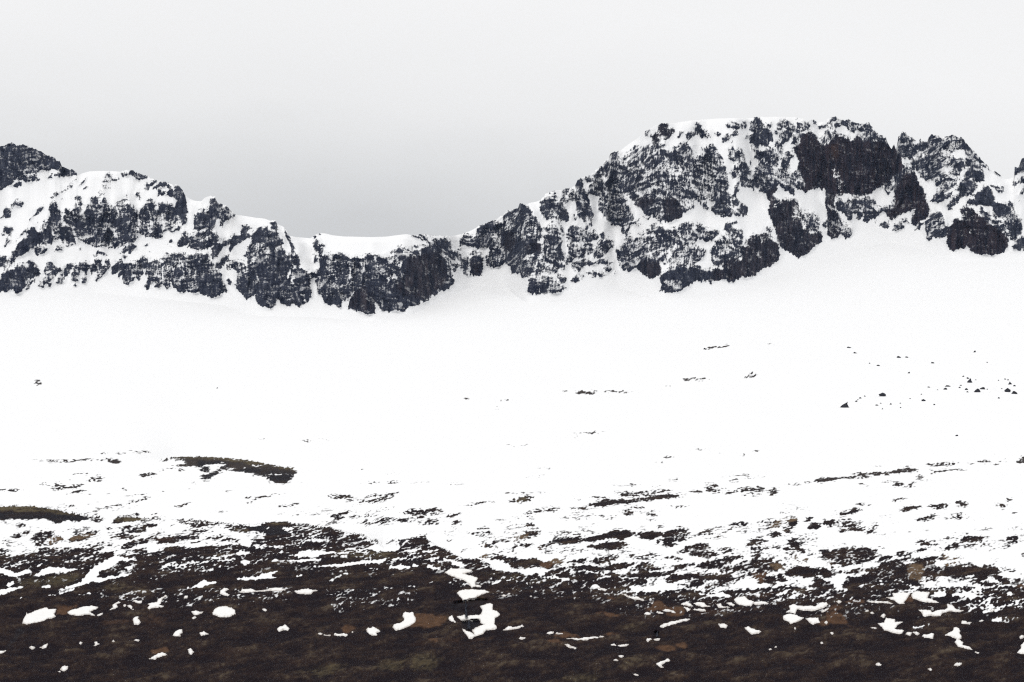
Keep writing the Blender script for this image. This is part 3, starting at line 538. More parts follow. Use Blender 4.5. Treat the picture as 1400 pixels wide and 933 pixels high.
# (share of bare ground, outline) ; negative share: snow lying over the moor
B = [
 (.97, M1(-1050,120,-300,95,0,85,100,82,240,80,350,92,480,115,620,140,800,165,850,175,850,200,760,215,700,225,640,205,590,215,540,240,490,215,420,200,300,200,200,205,100,200,30,215,-100,205,-1050,230)),
 (.7, M1(850,185,960,190,990,215,940,240,870,215)), (.92, J(M1(1080,230,1110,200,1180,185,1280,185,1400,200), M2(130,212,0,215), M1(1300,220,1220,235,1120,238))),
 (.6, M1(180,280,210,260,290,260,200,285)), (.5, M1(80,265,140,262,130,272)), (.5, M1(580,255,640,250,640,270)), (.8, M1(0,440,60,405,130,370,240,340,280,345,180,390,100,395,10,440)),
 (.55, M1(290,380,390,350,400,325,480,320,550,360,640,380,530,430,440,450,350,460,330,420)), (.85, M1(660,400,680,380,800,350,940,325,860,370,760,410,690,415)),
 (.7, M1(1030,300,1070,290,1090,315,1050,320)), (.6, M1(1200,290,1240,265,1250,285)), (.75, M1(1180,325,1290,300,1390,275,1400,310,1330,335,1230,335)), (.65, M1(1040,375,1150,345,1230,355,1320,370,1300,390,1200,395,1080,380)),
 (.85, M1(1400,395,1290,420,1200,440,1140,470,1190,470,1160,490,1210,540,1230,490,1330,450,1400,440)), (.8, M1(1300,530,1310,505,1400,480,1400,540)), (.7, M1(840,450,900,440,1050,430,900,480)), (.5, M1(760,450,800,430,840,430,800,460)),
 (.7, M1(130,570,300,520,420,480,500,490,620,480,870,480,900,495,700,540,500,540,400,560,250,590,60,590,0,600,-900,610,-900,580,0,570)), (.5, M1(-900,520,0,500,60,500,80,540,0,560,-900,570)),
 (.85, M1(940,530,1050,500,1090,520,1090,570,1140,580,1000,580)), (.8, M1(780,525,900,515,1000,490,1050,455,1090,450,1060,485,960,510,860,535)),
 (.85, M2(0,270,120,265,100,290,20,295)), (.6, M2(220,250,260,260,240,295,230,280)), (.48, M2(240,220,400,215,550,230,700,240,830,255,970,270,980,300,870,290,800,285,660,270,500,290,400,275,280,245)), (.5, M2(370,330,520,310,620,325,500,340,400,340)),
 (.9, M2(780,290,870,295,960,300,970,320,860,330,800,315)), (1.1, M2(970,320,985,280,1080,275,1180,270,1110,320,1120,340,1060,320)), (.97, M2(1100,265,1180,235,1330,240,1400,250,1400,280,1320,280,1300,290,1310,310,1360,350,1330,365,1180,360,1120,335,1130,310,1180,310,1180,280)),
 (.7, M2(0,385,60,370,120,345,140,360,80,375,20,392)), (.85, M2(0,400,130,400,270,375,400,375,520,380,480,400,330,410,200,440,100,450,140,420,60,410,0,430)), (.8, M2(410,430,450,420,520,430,490,445,430,445)), (.7, M2(560,380,650,370,770,370,700,385,650,405,610,400)), (.7, M2(720,415,780,395,890,405,880,420,780,420)), (.75, M2(1000,410,1130,400,1300,410,1290,450,1090,460,1040,430)),
 (.5, M3(0,255,130,270,300,290,430,320,560,350,640,355,740,400,830,440,780,450,720,480,600,490,420,480,330,460,200,430,0,440)), (.88, M3(0,255,130,265,260,290,430,318,380,325,250,310,130,290,0,275)), (.9, M3(80,330,130,315,190,325,160,340,100,342)), (.7, M3(220,370,340,350,500,370,600,360,480,390,300,395)), (.85, M3(0,395,60,385,110,410,0,425)), (.7, M3(550,410,640,395,780,440,740,475,600,490)),
 (1.1, M3(1015,405,1110,400,1060,430,1030,460)), (.75, M3(1080,440,1180,380,1260,370,1330,440,1260,450,1400,480,1400,640,1100,600,1050,560)),
 (.75, H3(180,385,230,365,380,372,330,395,260,385,250,395)), (.7, H3(260,395,330,385,440,400,370,415)), (.75, H3(500,375,600,368,750,350,800,352,700,365,560,380)), (.8, H3(425,445,520,420,640,395,770,378,690,405,550,430,460,445)), (.5, H3(470,250,560,238,650,245,560,250)), (.7, H3(700,245,760,238,810,242,760,250)), (.5, H3(150,550,250,525,360,512,500,505,370,520,200,550)), (.6, H3(40,565,100,560,90,568)), (.85, H3(210,555,260,552,330,560,440,545,600,538,440,555,290,570)), (.5, H3(540,510,620,495,750,475,740,485,600,505)), (.6, H3(490,600,540,595,550,610,510,618)), (.7, H3(590,605,650,565,725,555,710,595,650,610)), (.85, H3(750,580,860,570,920,550,900,575,760,592)), (.65, H3(800,525,870,495,1000,490,1010,510,930,540,880,520)), (.65, H3(940,570,1000,510,1050,490,1040,530,1000,560)), (.6, H3(1030,480,1120,480,1190,505,1080,530)), (.55, H3(1040,570,1100,555,1160,570,1150,600,1060,610)), (.6, H3(980,610,1030,590,1020,630)), (.55, H3(1210,545,1290,515,1330,520,1260,545)), (.5, H3(1260,590,1320,570,1330,600,1290,625)), (.7, H3(450,130,495,133,460,138)), (.3, H3(670,180,810,178,700,186)), (.4, H3(1200,265,1300,262,1360,272,1290,276)), (.3, H3(860,250,1040,238,1060,250,950,255)),
 (.5, H4(10,435,200,425,220,435,60,440)), (.97, H4(365,420,400,405,440,410,500,395,560,410,440,420,400,430)), (.6, H4(440,385,560,382,570,390,450,392)), (.5, H4(0,455,90,455,40,462)), (.3, H4(510,510,640,475,720,455,780,460,840,485,760,490,680,510,600,530,560,560,520,600)), (.8, H4(640,515,680,485,750,485,740,510)), (.7, H4(870,475,1050,465,1030,490,980,480,930,485)), (.6, H4(910,540,950,525,990,535,940,548)), (.8, H4(480,635,530,610,590,600,560,625)), (.8, H4(1080,385,1140,375,1205,378,1160,390)), (.92, H4(1050,445,1200,405,1400,400,1400,430,1300,435,1230,440,1160,455,1100,455)), (.6, H4(1270,345,1330,335,1400,345,1330,350)), (.5, H4(1240,260,1340,270,1400,262,1330,278)), (.4, H4(500,210,660,185,560,210)), (.4, H4(600,132,720,124,640,136)), (.6, H4(60,690,170,670,200,690,100,720,40,715)), (.5, H4(80,650,150,630,160,650)), (.7, H4(500,690,600,670,610,690)), (.6, H4(560,720,610,705,600,725)), (.5, H4(950,650,1000,640,980,655)), (.4, H4(900,710,980,690,1000,720)), (.55, H4(1110,545,1200,555,1290,535,1230,570)), (.3, H4(300,350,420,345,540,350,700,345,690,352,400,356)), (.3, H4(920,400,1060,385,1060,395,950,405)),
 (.65, M4(590,420,690,390,640,435)), (.7, M4(700,430,800,370,860,330,950,330,940,360,840,400,760,420)), (.5, M4(820,335,930,320,940,335,850,340)), (.75, M4(670,485,700,465,900,450,920,460,760,475)), (.87, M4(960,480,1000,450,1100,420,1160,390,1240,380,1320,385,1400,400,1400,420,1300,430,1100,450,1000,480,980,510,940,500)), (.55, M4(380,465,440,460,450,480)), (.6, M4(480,480,560,465,590,490,560,500)), (.97, M4(490,590,540,570,620,570,600,598)), (.6, M4(380,570,440,545,480,560,430,595)), (.6, M4(490,550,590,525,560,545)), (.7, M4(80,420,120,405,100,422)),(.6, M4(210,515,310,488,240,512)),
 (.72, M4(630,630,660,580,740,580,850,600,900,590,1000,620,1100,650,1060,690,900,680,820,700,700,690)), (.4, M4(1060,610,1130,590,1220,570,1200,640,1150,630)), (.85, M4(1280,620,1320,600,1400,600,1400,630)), (.6, M4(1190,490,1230,480,1290,480,1210,500)), (.55, M4(270,340,330,350,370,365,480,340,480,320,380,330)), (.35, M4(400,440,440,410,560,400,540,450,470,470)),
 (.96, M5(0,400,100,370,250,320,330,310,480,325,430,380,340,395,250,380,150,405,0,415)), (.87, M5(20,450,100,460,220,420,400,440,380,470,250,505,60,490)), (.9, M5(500,350,570,330,720,315,740,360,680,385,590,405)), (.85, M5(670,430,740,390,700,440)), (.66, M5(730,350,830,330,900,290,980,330,1020,380,900,430,840,400,850,460,800,480,770,460)), (.6, M5(700,285,750,268,740,285)), (.6, M5(930,300,970,315,960,340,900,320)), (.75, M5(350,150,420,120,470,140,440,170,380,170)), (.6, M5(470,95,560,110,520,130)), (.6, M5(560,160,640,135,710,150,650,170)), (.5, M5(180,190,230,200,300,170,240,210)), (.4, M5(580,210,680,215,640,225)), (.35, M5(770,75,870,90,1000,70,900,98)),
 (.7, M5(1060,340,1150,330,1240,340,1190,370,1100,340)), (.6, M5(1240,380,1300,340,1400,300,1310,350,1260,385)), (.66, M5(880,520,960,470,1090,450,1160,450,1230,510,1250,560,1150,580,1050,570,1020,540,940,530)), (.55, M5(1260,490,1340,480,1400,500,1400,540,1300,530)), (.66, M5(20,630,100,590,240,560,360,580,220,620,130,640)), (.6, M5(380,590,450,550,500,570,700,535,720,560,600,585,480,600)), (.8, M5(760,600,850,570,850,590)), (.5, M5(710,580,760,570,930,590,880,605)),
 (.82, M5(0,670,200,670,330,640,470,630,400,690,250,700,140,715,0,700)), (.77, M5(500,640,560,630,640,650,710,680,600,700,470,710)), (.7, M5(720,670,850,650,960,640,980,680,880,690,840,670)), (.66, M5(1000,650,1100,640,1240,620,1400,570,1400,700,1300,710,1200,690,1110,700,1100,660)), (.87, M5(160,740,300,740,560,715,760,710,870,700,790,740,660,780,470,770,300,765)), (.87, M5(750,790,830,740,980,735,1100,730,1290,740,1400,720,1400,790,1280,790,1150,770,1000,780,880,800,800,820)), (.85, M5(880,840,1040,820,1120,780,1130,830,1080,850,950,850)), (.72, M5(1140,870,1210,840,1260,800,1400,780,1400,800,1240,860,1180,890)),
 (.5, M6(0,240,140,245,160,280,60,290,0,300)), (.55, M6(240,260,350,220,500,220,520,270,450,280,380,290)), (1.05, M6(540,240,560,225,620,220,620,265,570,275)), (.85, M6(690,240,730,205,780,200,740,230)), (.96, M6(730,280,770,240,860,280,830,300,790,290,745,310)), (.6, M6(500,300,560,280,610,320,590,350,520,340)), (.4, M6(360,350,450,320,500,320,460,380,380,385)), (.46, M6(150,450,200,380,250,365,340,420,340,500,300,540,220,520,170,490)), (.6, M6(370,450,420,430,470,470,440,500,380,480)), (.75, M6(500,460,550,415,630,400,620,420,660,460,660,500,590,490,550,440)), (.45, M6(860,235,960,210,1040,250,950,290,880,260)), (.8, M6(1010,165,1120,140,1180,115,1240,125,1100,165)), (.7, M6(1030,220,1160,210,1180,240,1080,265)), (.6, M6(1010,310,1090,280,1190,240,1260,290,1320,330,1380,260,1400,250,1400,290,1340,340,1220,330,1130,310,1050,340)), (.5, M6(1180,60,1340,65,1300,85)), (.5, M6(500,215,560,205,630,205,620,222)),
 (.7, M6(850,510,900,530,1040,510,1130,490,1320,478,1390,515,1370,555,1250,600,1100,640,970,640,980,690,1100,720,1250,680,1400,690,1400,720,1080,730,960,680,950,640,1050,590,900,570)), (.6, M6(850,510,1320,485,1390,560,1340,610,1280,620,1150,650,960,640)), (.5, M6(540,590,620,560,740,560,770,600,700,630,620,620)), (.65, M6(0,570,110,560,120,590,0,610)), (.75, M6(170,580,240,560,290,570,240,600)), (.67, M6(0,680,120,620,200,610,330,610,380,590,420,640,540,640,500,690,400,700,300,700,190,700,160,720,60,720,0,720)), (.82, M6(370,640,470,640,500,690,400,670)), (.77, M6(70,790,60,750,200,720,330,710,310,760,320,800,280,830,230,780,180,760,100,770)), (.8, M6(0,770,60,760,60,790,0,790)), (.85, M6(360,830,350,760,390,740,420,790,400,830)), (.96, M6(440,790,460,740,520,770,510,800)), (.94, M6(510,710,560,680,640,660,760,680,820,700,810,750,700,770,600,740,560,765)), (.98, M6(830,710,870,675,930,710,970,740,910,770,860,745)), (.82, M6(770,840,820,760,870,800,980,830,960,880,880,900,800,880)), (.82, M6(1060,840,1100,770,1200,760,1400,730,1400,830,1250,830,1180,890,1100,870)), (.4, M6(450,500,520,480,640,500,760,500,740,560,560,560)),
 (.9, M7(200,120,260,100,330,85,420,85,300,110,280,135)), (.6, M7(480,90,520,70,670,70,660,100,540,100)), (.75, M7(720,60,780,45,840,50,840,90,790,80)), (.65, M7(370,235,430,195,540,150,560,160,500,220,420,235)), (.6, M7(680,170,710,155,720,190)), (.6, M7(760,180,800,140,840,180,780,230)), (.8, M7(1220,20,1290,10,1250,40)), (.5, M7(1130,50,1220,80,1200,110)), (.7, M7(1280,120,1330,140,1310,150)), (.7, M7(140,40,200,20,260,5,180,40)), (.6, M7(370,450,420,430,550,430,570,460,400,460)), (.75, M7(340,520,440,480,560,450,480,490,370,525)), (.4, M7(580,390,680,390,700,420)), (.55, M7(620,490,700,450,760,460,700,500)), (.48, M7(820,380,850,340,1000,380,1060,390,1040,440,980,470,900,460,830,450)), (.48, M7(1200,440,1240,390,1340,370,1330,420,1310,480,1240,470)), (.6, M7(0,470,70,480,40,495)), (.7, M7(180,530,240,515,310,545,200,560)), (.8, M7(0,590,60,560,150,560,130,590,0,610)), (.68, M7(150,600,300,560,420,570,600,560,690,540,640,580,520,600,330,610,200,620)), (.5, M7(700,570,820,580,780,600)), (.5, M7(650,640,720,610,800,640,930,620,930,650,750,650)),
 (.76, M7(0,660,80,610,200,600,260,640,400,620,540,620,560,650,660,650,800,670,930,650,1080,650,1130,680,1180,720,1060,740,1040,790,960,800,930,730,860,730,800,790,720,780,620,740,560,790,470,810,450,790,560,730,430,760,400,840,260,830,200,780,100,790,0,770)), (.97, M7(660,720,800,690,960,670,1120,690,1040,720,900,740,700,740)), (.6, M7(1180,690,1230,660,1280,690,1380,740,1250,710)), (.85, M7(1100,740,1200,770,1280,830,1220,840,1130,780)), (.6, M7(1320,770,1390,800,1340,805)), (.7, M7(930,800,1000,820,1160,830,1200,840,1040,860,980,840)), (.7, M7(890,760,940,830,910,850,890,810)),
 (.92, H1(130,150,280,122,490,115,620,122,790,135,930,155,1090,185,1270,210,1330,235,1300,260,1260,300,1220,330,1100,330,1080,290,990,280,900,260,780,235,790,205,740,230,690,235,620,290,560,320,510,310,530,280,620,250,680,200,720,180,700,170,560,170,520,200,440,190,250,190,380,165,360,140,280,140)), (-.05, H1(870,205,1000,195,1030,205,920,215)), (-.05, H1(1080,270,1200,260,1210,275,1100,280)), (.8, H1(500,240,530,200,590,205,600,240,570,250)), (.65, H1(0,270,60,255,150,255,100,290,40,290)), (.65, H1(150,240,250,215,290,215,200,240)), (.7, H1(310,225,340,210,400,225,350,240)), (.7, H1(0,480,100,455,60,475)), (.7, H1(270,535,340,515,440,500,340,530)), (.75, H1(880,460,930,455,910,470)), (.45, H1(890,500,960,475,1100,435,1220,428,1090,450,960,500,900,515)), (.6, H1(1170,540,1230,540,1220,555)), (.6, H1(1240,540,1330,515,1280,540)), (.6, H1(1340,340,1360,310,1380,315)), (.8, H1(100,600,160,590,160,609)), (.6, H1(430,345,490,325,450,345)), (.5, H1(400,385,460,360,420,385)), (.5, H1(730,410,770,400,760,410)), (.5, H1(190,405,220,402,215,412)),
 (.75, H2(300,180,420,175,520,180,620,175,700,165,900,165,1020,168,1100,175,1150,190,1090,205,1050,200,1080,190,1010,178,880,180,730,175,600,185,500,185)), (.55, H2(680,305,790,295,860,300,720,312)), (.4, H2(840,325,900,300,1000,290,880,320)), (.6, H2(830,380,880,355,1000,345,920,375)), (.75, H2(450,428,560,415,640,415,500,430)), (.75, H2(490,465,570,440,690,420,810,412,700,435,560,455,510,470)), (.5, H2(640,490,740,465,820,460,880,485,860,490,790,475,700,485)), (.4, H2(380,405,520,390,700,370,560,395)), (.4, H2(880,475,960,450,930,465)), (.75, H2(-900,465,0,460,60,460,220,465,130,472,0,470)), (.6, H2(1020,500,1060,490,1050,500)), (.7, H2(990,625,1060,612,1130,605,1220,580,1300,565,1400,535,1400,545,1240,585,1130,615,1020,628)), (.5, H2(1200,530,1340,495,1400,490,1300,510)), (.5, H2(1150,440,1200,430,1210,450)), (.6, H2(980,105,1040,100,1030,110)), (.5, H2(1100,105,1200,104,1200,110)), (.6, H2(1240,685,1320,680,1320,686)), (.7, H2(1330,320,1400,300,1400,315)), (.5, H2(620,610,720,610,720,620,640,635)), (.4, H2(840,610,950,585,920,600)),
 (.94, H5(0,530,80,530,280,515,330,515,440,490,600,492,560,505,460,520,330,525,220,545,60,560,0,575)), (.65, H5(0,395,130,390,240,385,170,402)), (.68, H5(0,470,130,465,180,480,300,465,430,455,520,455,330,485,170,500,80,500)), (.6, H5(300,412,410,405,360,418)), (.55, H5(450,358,610,343,520,362)), (.75, H5(620,460,780,460,660,472)), (.78, H5(780,425,850,425,880,445,970,440,960,450,860,468,800,460)), (.5, H5(780,395,900,400,880,412)), (.5, H5(910,340,1080,315,1130,300,1170,318,1030,322)), (.6, H5(1000,370,1080,360,1040,378)), (.5, H5(1120,350,1300,335,1290,345)), (.87, H5(970,470,1060,440,1100,425,1230,415,1310,420,1290,435,1180,435,1080,450,1000,472)), (.35, H5(1100,470,1150,450,1290,450,1280,480,1180,490,1120,490)), (.55, H5(1340,420,1400,415,1400,490,1360,480)), (.55, H5(680,97,740,92,840,90,760,98)), (.4, H5(860,130,930,120,1000,122)), (.5, H5(1080,145,1140,140,1140,145)), (.6, H5(1200,115,1260,108,1265,120)), (.6, H5(400,160,460,158,510,160,460,166)), (.5, H5(350,210,440,210,430,216)),
 (.82, H6(540,445,570,425,640,435,680,400,760,395,830,395,900,370,960,360,1060,345,1260,345,1330,340,1400,340,1400,360,1330,358,1250,358,1100,372,1050,385,960,385,880,400,800,410,690,435,600,450)), (.5, H6(560,400,640,390,600,400)), (.4, H6(100,490,170,480,180,550,100,575)), (.5, H6(260,470,340,435,310,465)), (.5, H6(360,465,400,435,400,460)), (.35, H6(430,450,490,410,490,450)), (.6, H6(880,350,1000,345,990,352)), (.7, H6(1230,440,1260,430,1350,455,1400,460,1380,480,1330,465,1240,450)), (.6, H6(1110,515,1160,520,1220,500,1150,530)), (.4, H6(990,460,1100,475,1090,480)), (.5, H6(940,650,1040,665,1110,665,1060,680)), (.75, H6(780,770,860,740,990,710,1000,725,880,755,800,772)), (.4, H6(1130,285,1320,288,1200,290)),
 (.87, H7(0,350,80,335,150,310,250,305,330,320,280,335,200,345,100,360,60,350)), (.6, H7(220,272,290,280,260,285)), (.82, H7(420,250,560,250,700,235,780,242,680,258,500,265,440,260)), (.6, H7(810,245,890,250,840,262)), (.92, H7(940,235,1060,225,1090,240,1000,248)), (.7, H7(1100,255,1140,258,1130,270)), (.92, H7(1320,235,1400,215,1900,200,1900,230,1400,240)), (.8, H7(1380,195,1400,190,1700,180,1700,195,1400,205)), (.55, H7(450,325,560,320,640,315,720,302,800,320,820,315,780,330,700,310,620,330,550,345)), (.7, H7(340,370,400,370,360,400,380,430,450,410,460,420,400,440,340,410)), (.7, H7(430,355,470,350,450,370)), (.62, H7(0,440,80,455,130,440,210,470,290,450,330,450,250,490,150,460,100,485)), (.6, H7(80,630,150,600,210,585,150,610,90,635)), (.5, H7(1030,158,1110,162,1110,167)), (.3, H7(1150,230,1190,190,1230,210,1200,240)),
 (.6, G7(520,242,560,236,640,238,680,230,740,232,660,240,560,248)), (.5, G7(445,240,490,238,480,243)), (.65, G7(935,193,1000,188,1035,192,1005,198)), (.6, G7(1170,182,1200,170,1230,178,1190,185)), (.6, G7(1010,78,1060,70,1110,58,1115,62,1040,77)), (.5, G7(860,217,885,215,870,221)), (.4, G7(260,442,340,443,300,447)), (.4, G7(500,398,590,395,680,388,600,400)), (.9, G7(515,417,528,408,522,420)), (.8, G7(430,424,440,427,434,430)), (.5, G7(205,303,220,300,225,306)), (.5, G7(235,277,270,274,262,279)), (.5, G7(95,267,125,267,110,271)), (.3, G7(1240,57,1290,56,1270,60)),
 (.5, G6(135,115,150,108,155,125,140,132)), (.6, G6(390,391,415,391,405,395)), (.4, G6(440,392,480,392,460,396)), (.3, G6(480,380,585,384,540,396)), (.5, G6(1225,335,1265,334,1245,340)), (.35, G6(1150,345,1190,342,1170,347)), (.35, G6(985,335,1025,333,1000,337)),
]
BS = [  # snow lying in the moor's upper edge
 (.04, M1(0,690,60,690,130,720,200,710,290,690,300,710,220,740,150,770,60,740,0,730,-300,740,-300,690)), (.04, M1(330,745,400,700,490,670,620,670,700,690,820,690,660,705,500,725,380,750)), (.04, M1(345,670,370,640,410,630,390,660,360,680)),
 (.06, M1(1100,570,1160,580,1330,600,1140,620,1080,660,950,720,940,760,1000,770,1250,720,1300,730,1130,770,1000,800,880,810,800,830,700,880,600,905,560,890,640,850,720,830,800,770,850,720,860,690,950,640,1040,600)),
 (.1, M1(910,540,960,510,1050,470,1130,430,1180,440,1150,470,1190,510,1190,540,1300,550,1200,570,1090,560,1090,520,1000,540)), (.05, M1(60,850,100,810,140,790,130,820,90,860)), (.04, M1(20,880,120,870,200,845,220,860,150,890,80,910,0,950,-40,940,-20,890)), (.05, M1(380,860,410,835,470,840,480,860)), (.08, M1(1190,670,1230,660,1270,670,1250,685,1200,685)),
 (.1, L1(440,85,460,70,570,50,560,30,640,10,760,0,640,40,590,60,470,85)), (.1, L1(720,65,860,50,870,60,730,70)), (.1, L1(160,110,220,105,220,115)), (.1, L1(260,105,300,90,290,105)),
 (.08, M2(1030,470,1130,455,1300,460,1330,465,1200,475,1060,485)), (.15, M2(870,540,900,515,990,510,1000,540,960,560,900,555)), (.08, M2(890,640,920,590,970,590,1000,640,940,655)), (.1, M2(1000,645,1110,590,1120,605,1040,640)), (.06, M2(1170,625,1240,585,1290,605,1400,600,1400,615,1250,620,1190,630)), (.06, M2(1260,535,1290,510,1370,530,1290,540)),
 (.05, M2(830,780,920,760,1080,750,1150,715,1250,705,1250,715,1190,740,1250,765,1110,785,960,790)), (.05, M2(430,860,520,800,560,785,620,805,710,805,620,830,590,845,480,868)), (.08, M2(370,855,400,840,420,860)), (.06, M2(20,785,40,770,105,765,100,780)), (.2, M2(550,580,650,560,690,570,600,580)), (.15, M2(520,715,580,700,680,710)), (.1, M2(1370,560,1400,545,1400,570)), (.35, M2(300,660,340,590,380,585,400,600,320,660)), (.74, M2(150,640,400,600,700,560,860,560,900,640,700,700,400,710,150,720)),
 (.06, M3(0,560,60,525,170,505,250,510,380,520,520,530,580,540,350,545,180,565,70,575)), (.06, M3(0,600,60,590,200,585,310,605,100,615,0,618)), (.1, M3(320,575,420,560,510,570,400,580)), (.05, M3(180,680,200,660,330,645,400,630,500,630,600,620,700,605,800,600,890,600,870,620,700,635,560,655,400,665,280,668)), (.1, M3(640,530,710,530,690,540)), (.12, M3(610,685,640,675,700,690,760,680,830,685,900,690,700,695)), (.06, M3(920,700,930,660,1000,660,1040,645,1120,670,1110,690,1000,690)), (.1, M3(1140,680,1150,650,1210,650,1200,670)), (.06, M3(1280,650,1310,640,1340,665,1400,680,1400,700,1320,685,1290,690)), (.1, M3(930,595,1050,580,1060,600,950,605)), (.1, M3(1070,500,1200,490,1250,500,1150,520,1080,520)), (.1, M3(1020,880,1140,840,1170,855,1090,870)), (.1, M3(0,770,90,740,100,750,20,770)), (.1, M3(860,885,940,880,930,892)), (.15, M3(1250,835,1340,815,1350,825,1270,840)), (.45, M3(340,800,480,740,560,720,600,715,480,760,360,805)), (.6, M3(1050,540,1400,500,1400,620,1060,600)),
 (.0, M3(700,490,780,460,830,440,870,480,960,470,1010,470,1060,465,980,505,920,518,830,518,760,505)),
 (.03, M4(400,600,450,590,520,600,600,625,650,650,690,690,740,715,640,710,540,695,480,640)), (.06, M4(780,710,950,695,1070,705,1000,735,850,735)), (.06, M4(1010,765,1110,750,1180,770,1260,790,1250,800,1120,780)), (.06, M4(1190,700,1290,710,1280,718)), (.06, M4(1340,705,1400,695,1400,715)), (.1, M4(790,820,890,822,870,830)), (.05, M4(40,585,130,610,200,620,260,655,180,675,150,660,130,635,40,605)), (.6, M4(480,820,560,790,690,770,690,790,600,810,500,830)), (.75, M4(60,780,240,790,320,860,220,870,150,850)),
 (.04, M5(340,760,450,770,480,780,300,775)), (.04, M5(60,840,110,840,180,870,210,890,150,890)), (.04, M5(410,850,440,840,520,880,560,895,640,880,690,880,700,900,500,905,440,880)),
 (.1, M7(330,890,420,840,400,805,500,820,660,800,800,820,640,850,480,870)), (.1, M7(900,895,960,860,1050,870,1160,840,1210,845,1050,880,960,895)), (.5, LG(380,40,540,30,700,60,720,90,520,90,400,70)), (.45, LG(1120,60,1300,20,1400,60,1400,110,1100,130)), (.05, LG(520,40,640,50,710,75,690,100,600,80)),
 (.6, LI(840,140,900,100,1200,80,1400,100,1400,180,1100,240,880,260)), (.7, LI(950,300,1300,280,1380,300,1220,340)), (.5, LI(700,60,1000,10,1040,80,880,105,700,90)), (.05, LI(520,80,560,50,640,45,670,85,600,90)), (.05, LI(680,75,760,55,900,60,1020,80,930,105,760,92)), (.1, LI(1050,80,1110,60,1090,95)), (.08, LI(1240,60,1280,55,1285,75,1250,80)),
 (.8, LI(330,330,500,340,480,400,340,400)), (.85, WF(60,180,300,200,260,260,80,230)), (.85, LF(160,40,460,20,420,120,200,110)), (.88, L3(300,20,1200,0,1200,150,400,250)), (.9, L2(0,0,1400,0,1400,150,200,200)), (.9, L1(900,20,1400,20,1400,130,1000,130)),
]
